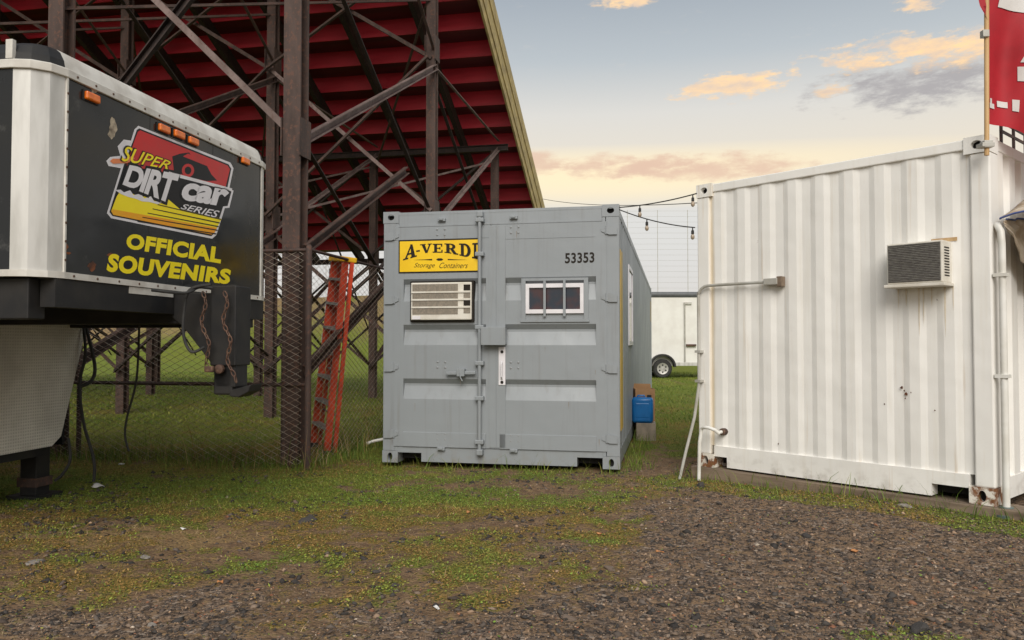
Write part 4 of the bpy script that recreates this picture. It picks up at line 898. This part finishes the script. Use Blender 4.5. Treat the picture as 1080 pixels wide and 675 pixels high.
DRIP = simple('drip_stain', (0.66, 0.57, 0.43), (0.72, 0.66, 0.56), 0.7, 20); rd = random.Random(4)
for k in range(7):
    x_ = bx0+0.02+k*0.06+rd.uniform(-0.02, 0.02); l_ = rd.uniform(0.12, 0.42); wv = rd.uniform(0.003, 0.008); z_ = bz0-0.026
    MB().add([(x_-wv, 0.0160, z_), (x_+wv, 0.0160, z_), (x_+wv*0.6, 0.0160, z_-l_*0.7), (x_, 0.0160, z_-l_), (x_-wv*0.7, 0.0160, z_-l_*0.6)], [(0, 1, 2, 3, 4)]).build('drip_stain', DRIP, WC, fix=False)
RSTREAK = simple('rust_stain', (0.55, 0.38, 0.20), (0.42, 0.26, 0.12), 0.8, 14)
MB().box(bx0+0.25, bx1+0.04, 0.0142, 0.0155, bz1+0.003, bz1+0.03).build('rust_stain', RSTREAK, WC)
# conduit across the wall and down its left edge
def wl(px, py, d): p = wf_(px, py); return Vector((p.x, d, p.z))
CD = empty('conduit_pipe', WHITE_M, 'grey conduit with elbow running down the left edge of the white container', 'pipe')
zc = wl(790, 299, 0).z; x_e = wl(822, 300, 0).x; x_l = 0.035
pts = [(x_e-0.10, -0.03, zc), (x_l+0.10, -0.03, zc)] + [(x_l+0.10-0.10*math.sin(R(a)), -0.03, zc-0.10+0.10*math.cos(R(a))) for a in (20, 45, 70, 90)] + [(x_l, -0.03, z) for z in (1.6, 1.2, 0.75)] + [(x_l-0.03, -0.06, 0.45), (x_l-0.08, -0.12, 0.15), (x_l-0.12, -0.17, -0.12)]
MB().tube(pts, 0.014, 10).build('pipe_run', PIPEG, CD, True)
MB().box(x_e-0.11, x_e+0.02, -0.055, 0.017, zc-0.028, zc+0.028).build('junction_box', PIPEG, CD, bevel=0.006); MB().box(x_e+0.01, x_e+0.055, -0.05, 0.017, zc-0.045, zc+0.04).build('wall_plate', TIMB, CD, bevel=0.004)
for z in (1.05, 0.78): MB().box(x_l-0.03, x_l+0.03, -0.052, 0.003, z-0.012, z+0.012).build('pipe_clip', PIPEG, CD)
zd = wl(762, 455, 0).z; xd = wl(764, 455, 0).x
DP = empty('drain_pipe', WHITE_M, 'white hooked drain pipe coming out low on the white container wall', 'pipe')
MB().tube([(xd, 0.03, zd), (xd, -0.06, zd)] + [(xd-0.09+0.09*math.cos(R(a)), -0.07-0.05*math.sin(R(a)), zd-0.01+0.05*math.sin(R(a))) for a in (0, 40, 80, 110, 140)] + [(xd-0.175, -0.11, zd-0.10), (xd-0.18, -0.12, -0.16)], 0.016, 10).build('pipe_run', PVC, DP, True)
MB().lathe((xd, -0.02, zd), (0, -1, 0), [(-0.05, 0.032), (0.0, 0.032), (0.01, 0.022)], 10).build('pipe_collar', CHAIN, DP, True)
# downspout at the right corner
DS = empty('downspout', WHITE_M, 'white pipe with grey-green foot standing at the right corner of the white container', 'pipe')
MB().tube([(CW+0.055, 0.03, -0.03), (CW+0.055, 0.03, 1.82), (CW+0.05, 0.03, 1.90), (CW+0.02, 0.06, 1.96)], 0.024, 12).build('pipe_run', PVC, DS, True)
MB().lathe((CW+0.055, 0.03, -0.045), (0, 0, 1), [(-0.03, 0.085), (0.0, 0.085), (0.012, 0.05), (0.05, 0.042)], 14).build('foot_flange', GREENP, DS, True)
for z in (0.9, 1.6): MB().box(CW+0.004, CW+0.09, 0.0, 0.06, z-0.012, z+0.012).build('pipe_clip', PVC, DS)

# ================================================================== flag on its pole
WI = WHITE_M
pole_b = Vector((3.270, 5.385, 2.56)); pole_t = Vector((3.31, 5.40, 4.45))
FP = empty('flag_pole', pole_b, 'pale wooden flag pole clamped to the top corner of the white container', 'pole')
MB().tube([(0, 0, 0), pole_t-pole_b], 0.016, 10).build('pole_shaft', WOODP, FP, True)
MB().box(-0.045, 0.04, -0.03, 0.05, 0.055, 0.085).box(-0.03, 0.03, -0.028, 0.028, 0.05, 0.10).build('pole_clamp', PIPEG, FP, bevel=0.004)
MB().box(-0.022, 0.022, -0.022, 0.022, 0.82, 0.87).build('flag_clip', PIPEG, FP, bevel=0.004)
def flag_pt(u, v, d=0.0):
    """u metres along the flag, v metres up from its lower edge"""
    drop = 0.10*sst(0.15, 0.9, u)*(1-v*0.3)
    k = 0.055*math.sin(u*9.0 + v*2.6) + 0.035*math.sin(u*17 - v*4.0 + 1)
    k *= min(1.0, 0.25 + abs(u)*3)
    lean = 0.10*max(0.0, v-0.65)*(1 if u < 0.05 else 0.4)
    return Vector((3.300 + 0.94*u - lean*0.9 + k*0.10, 5.412 + 0.22*u + k - 0.04*(u < 0) - d, 2.79 + v - float(drop) - 0.16*max(0.0, u-0.12)))
FLG = empty('flag', (3.3, 5.41, 2.79), 'red flag with white marks hanging from the wooden pole', 'flag')
fo = Vector((3.3, 5.41, 2.79))
MB().grid(lambda a, b: flag_pt(-0.055*float(sst(0.5, 0.62, b)) + a*1.35, b*1.35) - fo, 60, 40).build('cloth', FLAGR, FLG, True)
def fpatch(u0, u1, v0, v1, skew=0.0):
    MB().grid(lambda a, b: flag_pt(u0+(u1-u0)*a + skew*b, v0+(v1-v0)*b, 0.006) - fo, 8, 6).build('white_mark', FLAGW, FLG, True)
fpatch(0.025, 0.075, 0.115, 0.150); fpatch(0.030, 0.050, 0.150, 0.185); fpatch(0.105, 0.185, 0.135, 0.178); fpatch(0.215, 0.26, 0.12, 0.20)
fpatch(0.245, 0.33, 0.33, 0.43); fpatch(0.26, 0.34, 0.46, 0.52, 0.03); fpatch(0.10, 0.36, 0.82, 0.98, 0.04)

# ================================================================== rail on the white roof, awning
RL = empty('roof_rail', WHITE_M, 'thin dark rail standing on the roof of the white container', 'rail')
yr = on_plane(WHITE_M, 0, CW-0.30); ya, yb = yr(1056, 150).y, yr(1069, 150).y
zr0 = CH-0.016; zr1 = yr(1060, 128).z
for y in (ya, yb, 2*yb-ya): MB().box(CW-0.31, CW-0.29, y-0.012, y+0.012, zr0, zr1).build('upright', RUST, RL)
for z in (zr1-0.02, zr1-0.10): MB().box(CW-0.308, CW-0.292, ya-0.02, 2*yb-ya+0.02, z-0.01, z+0.01).build('cross_bar', RUST, RL)
AW = empty('awning', WHITE_M, 'stained canvas awning with blue edge on the side of the white container', 'awning')
def wob(a, b, s): return s*(math.sin(a*9+b*4)+0.6*math.sin(a*17-b*11+1))
k0 = Vector((CW+0.05, 0.03, 1.965))
def roof_pt(a, b): return Vector((k0.x + 1.7*a, k0.y + 3.0*b, k0.z + 0.03 + 0.35*a + 0.20*min(b*5, 1) + wob(a*2, b*3, 0.012)))
def flap_pt(a, b):
    top = k0 + Vector((0.02+0.02*a, 3.0*a, 0.02 + 0.05*min(a*6, 1))); low = k0 + Vector((0.04+0.05*a, 3.0*a, -0.03 - 0.42*min(a*4.5, 1)))
    return top.lerp(low, b) + Vector((wob(a*6, b*3, 0.012), 0, wob(a*5+1, b, 0.006)))
def cloth(name, fn, m, nu, nv, th=0.006):
    o = MB().grid(fn, nu, nv).build(name, m, AW, True); sm = o.modifiers.new('thickness', 'SOLIDIFY'); sm.thickness = th; return o
cloth('canopy', roof_pt, TARP, 24, 30); cloth('side_flap', flap_pt, TARP, 36, 8)
MB().tube([roof_pt(0, b) + Vector((0.0, -0.012, -0.012)) for b in np.linspace(0, 1, 31)], 0.006, 6).build('blue_edge', TARPB, AW, True)
MB().tube([roof_pt(a, 0) + Vector((0.0, -0.012, -0.008)) for a in np.linspace(0, 1, 21)], 0.007, 6).build('blue_edge', TARPB, AW, True)
MB().tube([flap_pt(a, 0) + Vector((0.01, 0, 0)) for a in np.linspace(0, 1, 31)], 0.006, 6).build('blue_edge', TARPB, AW, True)
MB().tube([k0+Vector((1.7, 0.0, 0.58)), k0+Vector((1.7, 0, -2.12))], 0.02, 8).build('awning_post', PVC, AW, True)
MB().tube([k0+Vector((1.7, 3.0, 0.98)), k0+Vector((1.7, 3.0, -2.12))], 0.02, 8).build('awning_post', PVC, AW, True)

# ================================================================== string lights between the containers
def string_light(a, b, sag, bulbs, label):
    a = Vector(a); b = Vector(b); o = empty('string_light', a, label, 'string light', 'string lights between the two containers')
    f = lambda t: a.lerp(b, t) + Vector((0, 0, -sag*4*t*(1-t))) - a
    MB().tube([f(t) for t in np.linspace(0, 1, 15)], 0.006, 6).build('cable', RUBBER, o, True)
    for t in bulbs:
        p = f(t); MB().lathe(p, (0, 0, -1), [(0.0, 0.005), (0.025, 0.006), (0.03, 0.013), (0.060, 0.014), (0.064, 0.011)], 10).build('socket', RUBBER, o, True)
        MB().lathe(p+Vector((0, 0, -0.064)), (0, 0, -1), [(0, 0.009), (0.012, 0.016), (0.026, 0.019), (0.040, 0.016), (0.050, 0.007)], 12).build('bulb', BULB, o, True)
ca = Vector((1.05, 7.70, 2.60))
string_light(ca, at(735, 204, 7.27), 0.02, (0.28, 0.95), 'upper string light cable with bulbs, from grey corner to white top corner')
string_light(ca + Vector((0, 0, -0.02)), at(733, 240, 7.30), 0.03, (0.38, 0.97), 'lower string light cable with bulbs, sagging between the two containers')
wa, wb = at(556, 206, 26), at(735, 214, 12)
ow = MB().tube([wa.lerp(wb, t) + Vector((0, 0, -0.6*t*(1-t))) for t in np.linspace(0, 1, 17)], 0.007, 6).build('overhead_wire', RUBBER, None, True)
tag(ow, 'thin bare wire crossing the sky behind the grey container', 'wire')

# ================================================================== jug, block and box beside the grey container
jp = at(679.5, 462, 10.3); jz = gz(jp.x, jp.y)
bk = MB().box(-0.125, 0.125, -0.16, 0.14, -0.02, 0.235).build('concrete_block', CONC, None, bevel=0.008, loc=(jp.x+0.03, jp.y+0.05, jz)); bk.rotation_euler.z = -0.15
tag(bk, 'grey concrete block on the grass under the blue jug', 'block')
JG = empty('plastic_jug', (jp.x-0.02, jp.y-0.005, jz+0.235), 'blue plastic jug standing on a block beside the grey container', 'jug'); JG.rotation_euler.z = -0.2
MB().box(-0.135, 0.135, -0.10, 0.10, 0, 0.33).build('jug_body', BLUE, JG, True, bevel=0.035)
MB().box(-0.10, 0.10, -0.103, 0.103, 0.06, 0.27).build('jug_panel', BLUE, JG, bevel=0.02)
MB().tube([(-0.07, 0, 0.32), (-0.06, 0, 0.35), (0.02, 0, 0.35), (0.03, 0, 0.32)], 0.012, 8).build('jug_handle', BLUE, JG, True)
MB().lathe((0.085, 0, 0.325), (0, 0, 1), [(0, 0.03), (0.03, 0.03), (0.035, 0.024)], 14).build('jug_cap', RUBBER, JG, True)
cb = empty('cardboard_box', (jp.x+0.05, jp.y+0.33, jz), 'open brown cardboard box behind the blue jug', 'box')
m_ = MB()
for a in ((-0.13, 0.13, -0.12, -0.112), (-0.13, 0.13, 0.112, 0.12), (-0.13, -0.122, -0.112, 0.112), (0.122, 0.13, -0.112, 0.112)): m_.box(*a, 0, 0.66)
m_.build('box_wall', CARD, cb); MB().box(-0.121, 0.121, -0.111, 0.111, 0.002, 0.012).build('box_floor', CARD, cb); MB().prism([(-0.12, 0.66), (0.12, 0.66), (0.11, 0.715), (-0.11, 0.72)], lambda p: (p[0], 0.118, p[1]), lambda p: (p[0], 0.112, p[1])).build('box_flap', CARD, cb)

# ================================================================== far cargo trailer
CT = empty('cargo_trailer', (5.2, 28.5, 0), 'white enclosed cargo trailer parked on the grass between the two containers', 'trailer')
MB().box(-1.9, 2.3, 0, 2.0, 0.50, 3.02).build('trailer_body', TRW, CT, bevel=0.03)
MB().box(-1.92, 2.32, -0.05, 2.03, 2.90, 3.12).build('roof_edge', simple('dark_grey_trim', (0.10, 0.105, 0.11), None, 0.5), CT, bevel=0.09)
MB().box(-1.9, 2.3, -0.02, -0.003, 0.44, 0.56).build('side_skirt', ALU, CT)
for s_ in (0.0, 2.0):
    whl = MB().lathe((0.22, s_-0.05 if s_ == 0 else s_+0.05, 0.34), (0, 1, 0), [(-0.108, 0.05), (-0.104, 0.12), (-0.112, 0.16), (-0.118, 0.205), (0.118, 0.205), (0.108, 0.05)], 20).build('wheel', CHROME, CT, True)
    MB().lathe((0.22, s_-0.05 if s_ == 0 else s_+0.05, 0.34), (0, 1, 0), [(-0.10, 0.20), (-0.11, 0.30), (-0.07, 0.345), (0.07, 0.345), (0.11, 0.30), (0.10, 0.20)], 24).build('tyre', RUBBER, whl, True)
    for k in range(6):
        a = k*math.pi/3; MB().box(-0.026, 0.026, -0.116, -0.100, 0.04, 0.095).build('wheel_slot', RUBBER, whl).matrix_local = Matrix.Translation((0.22, s_-0.05 if s_ == 0 else s_+0.05, 0.34)) @ Matrix.Rotation(a, 4, 'Y') @ Matrix.Translation((0, 0, 0.06))
mb = MB()
arc = [(0.22+0.47*math.cos(t), 0.40+0.47*math.sin(t)) for t in np.linspace(math.pi, 0, 15)]; arc2 = [(0.22+0.40*math.cos(t), 0.40+0.40*math.sin(t)) for t in np.linspace(0, math.pi, 15)]
n = 15
for i in range(n-1):
    q = [arc[i], arc[i+1], arc2[n-2-i], arc2[n-1-i]]; mb.prism(q, lambda p: (p[0], -0.26, p[1]), lambda p: (p[0], -0.021, p[1]))
mb.build('fender', BLK, CT)
MB().tube([(1.05, -0.045, 0.6), (1.05, -0.045, 2.72)], 0.028, 8).build('door_bar', PIPEG, CT, True)
MB().box(1.02, 1.30, -0.05, -0.003, 2.66, 2.74).build('door_hinge', PIPEG, CT)
MB().box(1.1, 1.45, -0.10, -0.003, 1.15, 1.22).build('door_latch', CHAIN, CT); MB().box(1.72, 1.88, -0.03, -0.003, 1.55, 1.65).build('marker_light', VINYLR, CT)
for x in (-1.6, 2.1): MB().box(x-0.05, x+0.05, 0.95, 1.05, -0.02, 0.5).build('jack', BLK, CT)

# ================================================================== tall catch fence on the bank
CF = empty('catch_fence', (0, 62.5, 0), 'tall pale wire catch fence along the far grass bank', 'fence')
for k in range(26):
    x = -34+k*2.4; z = gz(x, 62.5); MB().tube([(x, 0, z-0.3), (x, 0, z+6.6)], 0.022, 6).build('post', PIPEG, CF)
zb = [gz(-34+k*2.4, 62.5) for k in range(26)]
for j in range(15):
    MB().tube([(-34+k*2.4, 0, zb[k]+0.35+j*0.44) for k in range(26)], 0.006, 4).build('cable', PIPEG, CF)

# ================================================================== loose stones and litter
def rock(name, px, py, size, m, label, cat, seed, flat=0.55):
    rr = random.Random(seed); p = gnd(px, py); bm = bmesh.new(); bmesh.ops.create_icosphere(bm, subdivisions=2, radius=1)
    bump_ = lambda d: 1+0.10*math.sin(d.x*7+seed)+0.08*math.sin(d.y*9+d.z*6+seed*2)
    ax = [Vector((rr.uniform(-1, 1), rr.uniform(-1, 1), rr.uniform(-1, 1))).normalized() for _ in range(12)]
    for v in bm.verts:
        d = v.co.normalized(); k = 1.0
        for a in ax: k = min(k, 0.60/max(0.3, d.dot(a))) if d.dot(a) > 0.3 else k
        v.co = d*k*bump_(d)
    me = bpy.data.meshes.new(name); bm.to_mesh(me); bm.free(); me.materials.append(m)
    o = bpy.data.objects.new(name, me); COL.objects.link(o); o.location = (p.x, p.y, gz(p.x, p.y)+size[2]*0.30); o.scale = size; o.rotation_euler = (rr.uniform(-.2, .2), rr.uniform(-.2, .2), rr.uniform(0, 6))
    return tag(o, label, cat)
STA = simple('pale_stone', (0.27, 0.24, 0.21), (0.17, 0.15, 0.13), 0.9, 1.5, bump=0.4); STB = simple('asphalt_lump', (0.040, 0.037, 0.036), (0.075, 0.066, 0.058), 0.95, 40, bump=0.6); STC = simple('brown_stone', (0.17, 0.125, 0.095), (0.11, 0.08, 0.06), 0.9, 30, bump=0.4)
rock('asphalt_lump', 970, 664, (0.085, 0.055, 0.035), STB, 'black asphalt lump at the lower right edge of the gravel', 'lump', 1)
rock('asphalt_lump', 739, 518, (0.07, 0.05, 0.045), STB, 'small black lump in the grass beside the drain pipe', 'lump', 2)
rock('asphalt_lump', 323, 551, (0.10, 0.06, 0.028), STB, 'flat black asphalt lump in the grass left of centre', 'lump', 3)
rock('asphalt_lump', 851, 573, (0.045, 0.035, 0.025), STB, 'black asphalt lump on the gravel before the white container', 'lump', 4)
rock('stone', 600, 660, (0.03, 0.055, 0.02), STC, 'grey-brown pointed stone near the bottom centre', 'stone', 5)
rock('stone', 643, 604, (0.05, 0.03, 0.014), STC, 'flat brown stone on the gravel right of centre', 'stone', 6)
rock('stone', 154, 590, (0.05, 0.035, 0.014), STA, 'flat pale stone in the lower left grass', 'stone', 7)
rock('stone', 36, 598, (0.07, 0.04, 0.012), STA, 'pale broken stone patch at the lower left edge', 'stone', 8)
rock('stone', 270, 543, (0.03, 0.025, 0.02), STC, 'small brown stone on the bare patch of grass', 'stone', 9)
rock('stone', 160, 658, (0.03, 0.022, 0.016), STA, 'small grey stone among dark gravel, lower left', 'stone', 10)
rock('stone', 955, 546, (0.07, 0.04, 0.022), STA, 'flat grey stone by the grass strip before the white container', 'stone', 11)
def scrap(px, py, a, b, h, rot, m, label, cat, name):
    p = gnd(px, py); rr = random.Random(px); z = gz(p.x, p.y)
    o = MB().grid(lambda u, v: ((u-.5)*a, (v-.5)*b, h*(0.6+math.sin(u*5+v*3+px)*0.4)), 5, 4).build(name, m, None, True, loc=(p.x, p.y, z+0.006)); o.rotation_euler = (0.1, 0.15, rot)
    sm = o.modifiers.new('thickness', 'SOLIDIFY'); sm.thickness = 0.004; return tag(o, label, cat)
scrap(460, 648, 0.016, 0.042, 0.008, 0.5, LITTER, 'small white scrap lying in the grass near the bottom', 'litter', 'paper_scrap')
scrap(104, 516, 0.10, 0.07, 0.03, 0.3, LITTER, 'crumpled white wrapper in the grass near the trailer leg', 'litter', 'paper_scrap')
scrap(193, 562, 0.028, 0.03, 0.012, 1.0, LITTER, 'white scrap on the dry patch of grass', 'litter', 'paper_scrap')
scrap(128, 493, 0.05, 0.03, 0.015, 1.0, LITTER, 'tiny white scrap before the chain link fence', 'litter', 'paper_scrap')
scrap(696, 586, 0.05, 0.016, 0.008, 0.1, LEAFB, 'orange wood chip on the gravel right of centre', 'wood chip', 'wood_chip')
scrap(632, 565, 0.035, 0.025, 0.008, 0.7, LEAFB, 'orange-brown leaf on the dirt right of the grey container', 'leaf', 'fallen_leaf')
scrap(494, 543, 0.03, 0.03, 0.012, 0.2, LEAFB, 'orange leaf on the mossy ground before the grey container', 'leaf', 'fallen_leaf')
scrap(901, 587, 0.035, 0.03, 0.012, 0.4, LEAFB, 'orange-brown leaf on the gravel before the white container', 'leaf', 'fallen_leaf')
scrap(232, 616, 0.03, 0.025, 0.012, 0.4, LEAFB, 'pinkish brown leaf beside the dark gravel, lower left', 'leaf', 'fallen_leaf')
hz = gnd(391, 474)
MB().tube([(hz.x-0.05, hz.y, 0.07), (hz.x+0.04, hz.y, 0.10), (hz.x+0.16, hz.y+0.05, 0.12)], 0.018, 8).build('pipe_stub', PVC, None, True)
tag(bpy.data.objects['pipe_stub'], 'short white pipe stub in the grass at the left foot of the grey container', 'pipe')

# ================================================================== gravel and grass
def in_view(x, y, m=0.25): return (np.abs(x) < 0.66*y+m)
def blocked(x, y):
    def inside(M, lx, ly):
        i = M.inverted(); u = i[0][0]*x+i[0][1]*y+i[0][3]; v = i[1][0]*x+i[1][1]*y+i[1][3]; return (u > 0.02) & (u < lx) & (v > 0.10) & (v < ly)
    return inside(GREY_M, CW, 12.2) | inside(WHITE_M, CW, 6.1)
def scatter(n, x0, x1, y0, y1, dens, power=1.0):
    yy = y0+(y1-y0)*RNG.random(n)**power; xx = x0+(x1-x0)*RNG.random(n); k = in_view(xx, yy) & ~blocked(xx, yy); xx, yy = xx[k], yy[k]
    k = RNG.random(len(xx)) < dens(xx, yy); return xx[k], yy[k]
def stones(n, power, lo, hi, x0, x1, y0, y1, dens, dark=False):
    x, y = scatter(n, x0, x1, y0, y1, dens, power); m_ = len(x); z = ground_h(x, y)
    s = lo*(hi/lo)**(RNG.random(m_)**2.2); ang = RNG.random(m_)*6.28; tilt = RNG.normal(0, 0.35, (m_, 2))
    base_v = np.array([(1,0,0),(0.3,0.8,0.1),(-0.9,0.35,0),(-0.5,-0.8,-0.1),(0.6,-0.75,0.05),(0.15,0.1,0.62),(-0.25,-0.2,0.5),(0,0,-0.5)])
    V = base_v[None]*s[:, None, None]*(1+RNG.normal(0, 0.22, (m_, 8, 3))); V[:, :, 1] *= RNG.uniform(0.55, 1, m_)[:, None]; V[:, :, 2] *= RNG.uniform(0.5, 1.0, m_)[:, None]
    V[:, :, 2] += tilt[:, :1]*V[:, :, 0]*0.6 + tilt[:, 1:]*V[:, :, 1]*0.6
    c_, s_ = np.cos(ang)[:, None], np.sin(ang)[:, None]; vx = V[:, :, 0]*c_-V[:, :, 1]*s_; vy = V[:, :, 0]*s_+V[:, :, 1]*c_
    P = np.stack([vx+x[:, None], vy+y[:, None], V[:, :, 2]+z[:, None]+0.10*s[:, None]], -1).reshape(-1, 3)
    bt = np.array([(0,1,5),(1,2,6),(1,6,5),(2,3,6),(3,4,6),(4,5,6),(4,0,5),(1,0,7),(2,1,7),(3,2,7),(4,3,7),(0,4,7)])
    Tt = (bt[None]+8*np.arange(m_)[:, None, None]).reshape(-1, 3)
    pal = np.array([(0.032,0.028,0.025),(0.062,0.049,0.040),(0.112,0.082,0.060),(0.155,0.106,0.072),(0.052,0.039,0.031),(0.22,0.15,0.10),(0.16,0.072,0.040),(0.28,0.23,0.18),(0.024,0.021,0.019)])
    pr = np.array([.22,.22,.15,.09,.16,.035,.03,.008,.10]) if not dark else np.array([.35,.2,.02,.01,.1,0,0,0,.3]); cc = 1.75*pal[RNG.choice(len(pal), m_, p=pr/pr.sum())]*RNG.uniform(0.7, 1.3, (m_, 1))
    return P, Tt, np.repeat(cc, 8, 0)
def join(parts):
    P, Tt, Cc, k = [], [], [], 0
    for p, t, c_ in parts: P.append(p); Tt.append(t+k); Cc.append(c_); k += len(p)
    return np.concatenate(P), np.concatenate(Tt), np.concatenate(Cc)
def gdens(f): return lambda x, y: np.clip(f*(masks(x, y)[1]*1.1+0.03) + 0.0, 0, 1)
P, Tt, Cc = join([stones(150000, 1.5, 0.0035, 0.011, -4.2, 5.2, 3.0, 8.4, gdens(1.0)), stones(15000, 1.3, 0.008, 0.026, -4.2, 5.2, 3.0, 8.4, gdens(0.8)),
                  stones(9000, 1.2, 0.008, 0.034, -4.0, 2.0, 3.2, 7.8, lambda x, y: 0.85*sst(0.52, 0.62, fbm(x+1, y+50, 3.0, 3)), True), stones(14000, 1.2, 0.003, 0.010, -4.2, 5.2, 3.0, 8.8, lambda x, y: 0.5+0*x)])
tag(np_mesh('gravel', STONE, P, Tt, {'tint': Cc}), 'loose dark brown gravel scattered over the bare ground', 'gravel', kind='stuff')

def blades(n, power, x0, x1, y0, y1, dens, hlo, hhi, wid, cols, bend=0.6, segs=2):
    x, y = scatter(n, x0, x1, y0, y1, dens, power); m_ = len(x); z = ground_h(x, y)-0.002
    h = RNG.uniform(hlo, hhi, m_)*(0.6+0.8*RNG.random(m_)); a = RNG.random(m_)*6.283; w_ = wid*RNG.uniform(0.6, 1.4, m_); ln = h*bend*RNG.uniform(0.2, 1.5, m_); ta = RNG.random(m_)*6.283
    dx, dy = np.cos(a)*w_/2, np.sin(a)*w_/2; tx, ty = np.cos(ta)*ln, np.sin(ta)*ln
    pts = [(x-dx, y-dy, z), (x+dx, y+dy, z), (x+tx*.35-dx*.7, y+ty*.35-dy*.7, z+h*.6), (x+tx*.35+dx*.7, y+ty*.35+dy*.7, z+h*.6), (x+tx, y+ty, z+h)]
    P = np.stack([np.stack(p, -1) for p in pts], 1).reshape(-1, 3); bt = np.array([(0,1,3),(0,3,2),(2,3,4)]); Tt = (bt[None]+5*np.arange(m_)[:, None, None]).reshape(-1, 3)
    cols = np.array(cols); pr = fbm(x+40, y+9, 1.6, 3); idx = np.clip((pr*1.6-0.3+RNG.normal(0, 0.28, m_))*len(cols), 0, len(cols)-1).astype(int)
    cc = cols[idx]*RNG.uniform(0.7, 1.3, (m_, 1)); return P, Tt, np.repeat(cc, 5, 0)
def leaves(n, power, x0, x1, y0, y1, dens, lo, hi, cols):
    x, y = scatter(n, x0, x1, y0, y1, dens, power); m_ = len(x); z = ground_h(x, y)+RNG.uniform(0.003, 0.016, m_)
    s = RNG.uniform(lo, hi, m_); a = RNG.random(m_)*6.283; tl_ = RNG.normal(0, 0.5, (m_, 2)); c_, s_ = np.cos(a), np.sin(a)
    q = [(-1, 0), (0, -0.55), (1, 0), (0, 0.55)]; pts = []
    for u, v in q: pts.append(np.stack([x+(u*c_-v*s_)*s, y+(u*s_+v*c_)*s, z+(u*tl_[:, 0]+v*tl_[:, 1])*s*0.7], -1))
    P = np.stack(pts, 1).reshape(-1, 3); bt = np.array([(0,1,2),(0,2,3)]); Tt = (bt[None]+4*np.arange(m_)[:, None, None]).reshape(-1, 3)
    cols = np.array(cols); og = np.clip(0.5 + (fbm(x+60, y+2, 0.8, 3)-0.5)*2.4 + (fbm(x+6, y+32, 5, 3)-0.5)*1.6 + RNG.normal(0, 0.22, m_), 0, 0.999); cc = cols[(og*len(cols)).astype(int)]*RNG.uniform(0.65, 1.35, (m_, 1)); return P, Tt, np.repeat(cc, 4, 0)
G1 = [(0.095,0.155,0.022),(0.130,0.190,0.028),(0.180,0.215,0.036),(0.24,0.225,0.05),(0.30,0.23,0.07)]
G2 = [(0.085,0.135,0.020),(0.120,0.175,0.025),(0.165,0.205,0.032),(0.22,0.22,0.045)]
MOSS = [(0.140,0.225,0.036),(0.195,0.265,0.042),(0.240,0.275,0.046),(0.260,0.240,0.050),(0.28,0.170,0.055)]
STRAW = [(0.36,0.25,0.12),(0.30,0.19,0.08),(0.42,0.31,0.17),(0.28,0.14,0.05)]
def grd(f, lo=0.25): return lambda x, y: f*sst(lo, lo+0.45, masks(x, y)[0])
def foot(x, y):                                                       # taller growth at fence and container feet
    us = np.abs((x+2.07)*0.199+(y-8.0)*0.98); ut = (x+2.07)*0.98-(y-8.0)*0.199
    a = np.exp(-(us/0.22)**2)*(ut < 0.1) + np.exp(-((ut-0.02)/0.2)**2)*((x+2.07)*0.199+(y-8.0)*0.98 > 0)
    st = np.abs((x-1.714)*0.7468+(y-7.278)*0.6647+0.10); al = (x-1.714)*0.6647-(y-7.278)*0.7468
    b = 0.35*np.exp(-(st/0.13)**2)*(al > -0.2)
    gf_ = np.abs((x-1.05)*0.199+(y-7.68)*0.98+0.07); b = b + 0.35*np.exp(-(gf_/0.10)**2)*(x > -1.5)*(x < 1.2)
    gs = np.abs((x-1.05)*0.98-(y-7.68)*0.199-0.10); b = b + 0.6*np.exp(-(gs/0.12)**2)*(y > 7.7)
    return np.clip(a+b, 0, 1)
parts = [blades(150000, 1.35, -6, 5, 3.1, 9.5, grd(0.75, 0.38), 0.006, 0.024, 0.0032, G1, 1.1),
         blades(120000, 1.0, -7, 6, 6.0, 14, grd(0.9, 0.30), 0.010, 0.032, 0.0050, G2, 1.0),
         blades(60000, 1.0, -16, 12, 12, 34, grd(1.0, 0.2), 0.025, 0.055, 0.016, G2, 0.9),
         leaves(230000, 1.4, -6, 5, 3.1, 9.0, lambda x, y: 0.85*sst(0.36, 0.75, masks(x, y)[0])+0.02, 0.003, 0.0095, MOSS),
         blades(40000, 1.3, -6, 5, 3.1, 9.0, lambda x, y: 0.9*sst(0.3, 0.8, masks(x, y)[2])+0.04, 0.006, 0.03, 0.003, STRAW, 2.2),
         blades(90000, 1.0, -7, 5, 5.0, 12, lambda x, y: foot(x, y), 0.05, 0.16, 0.006, G2, 0.7),
         blades(26000, 1.0, -7, 0, 6.8, 10, lambda x, y: 0.16*foot(x, y)*(fbm(x, y, 2.5, 2) > 0.5), 0.15, 0.42, 0.005, STRAW+G2, 0.5)]
P, Tt, Cc = join(parts)
tag(np_mesh('grass', BLADE, P, Tt, {'tint': Cc}), 'short patchy grass, moss and weeds over the ground', 'grass', kind='stuff')
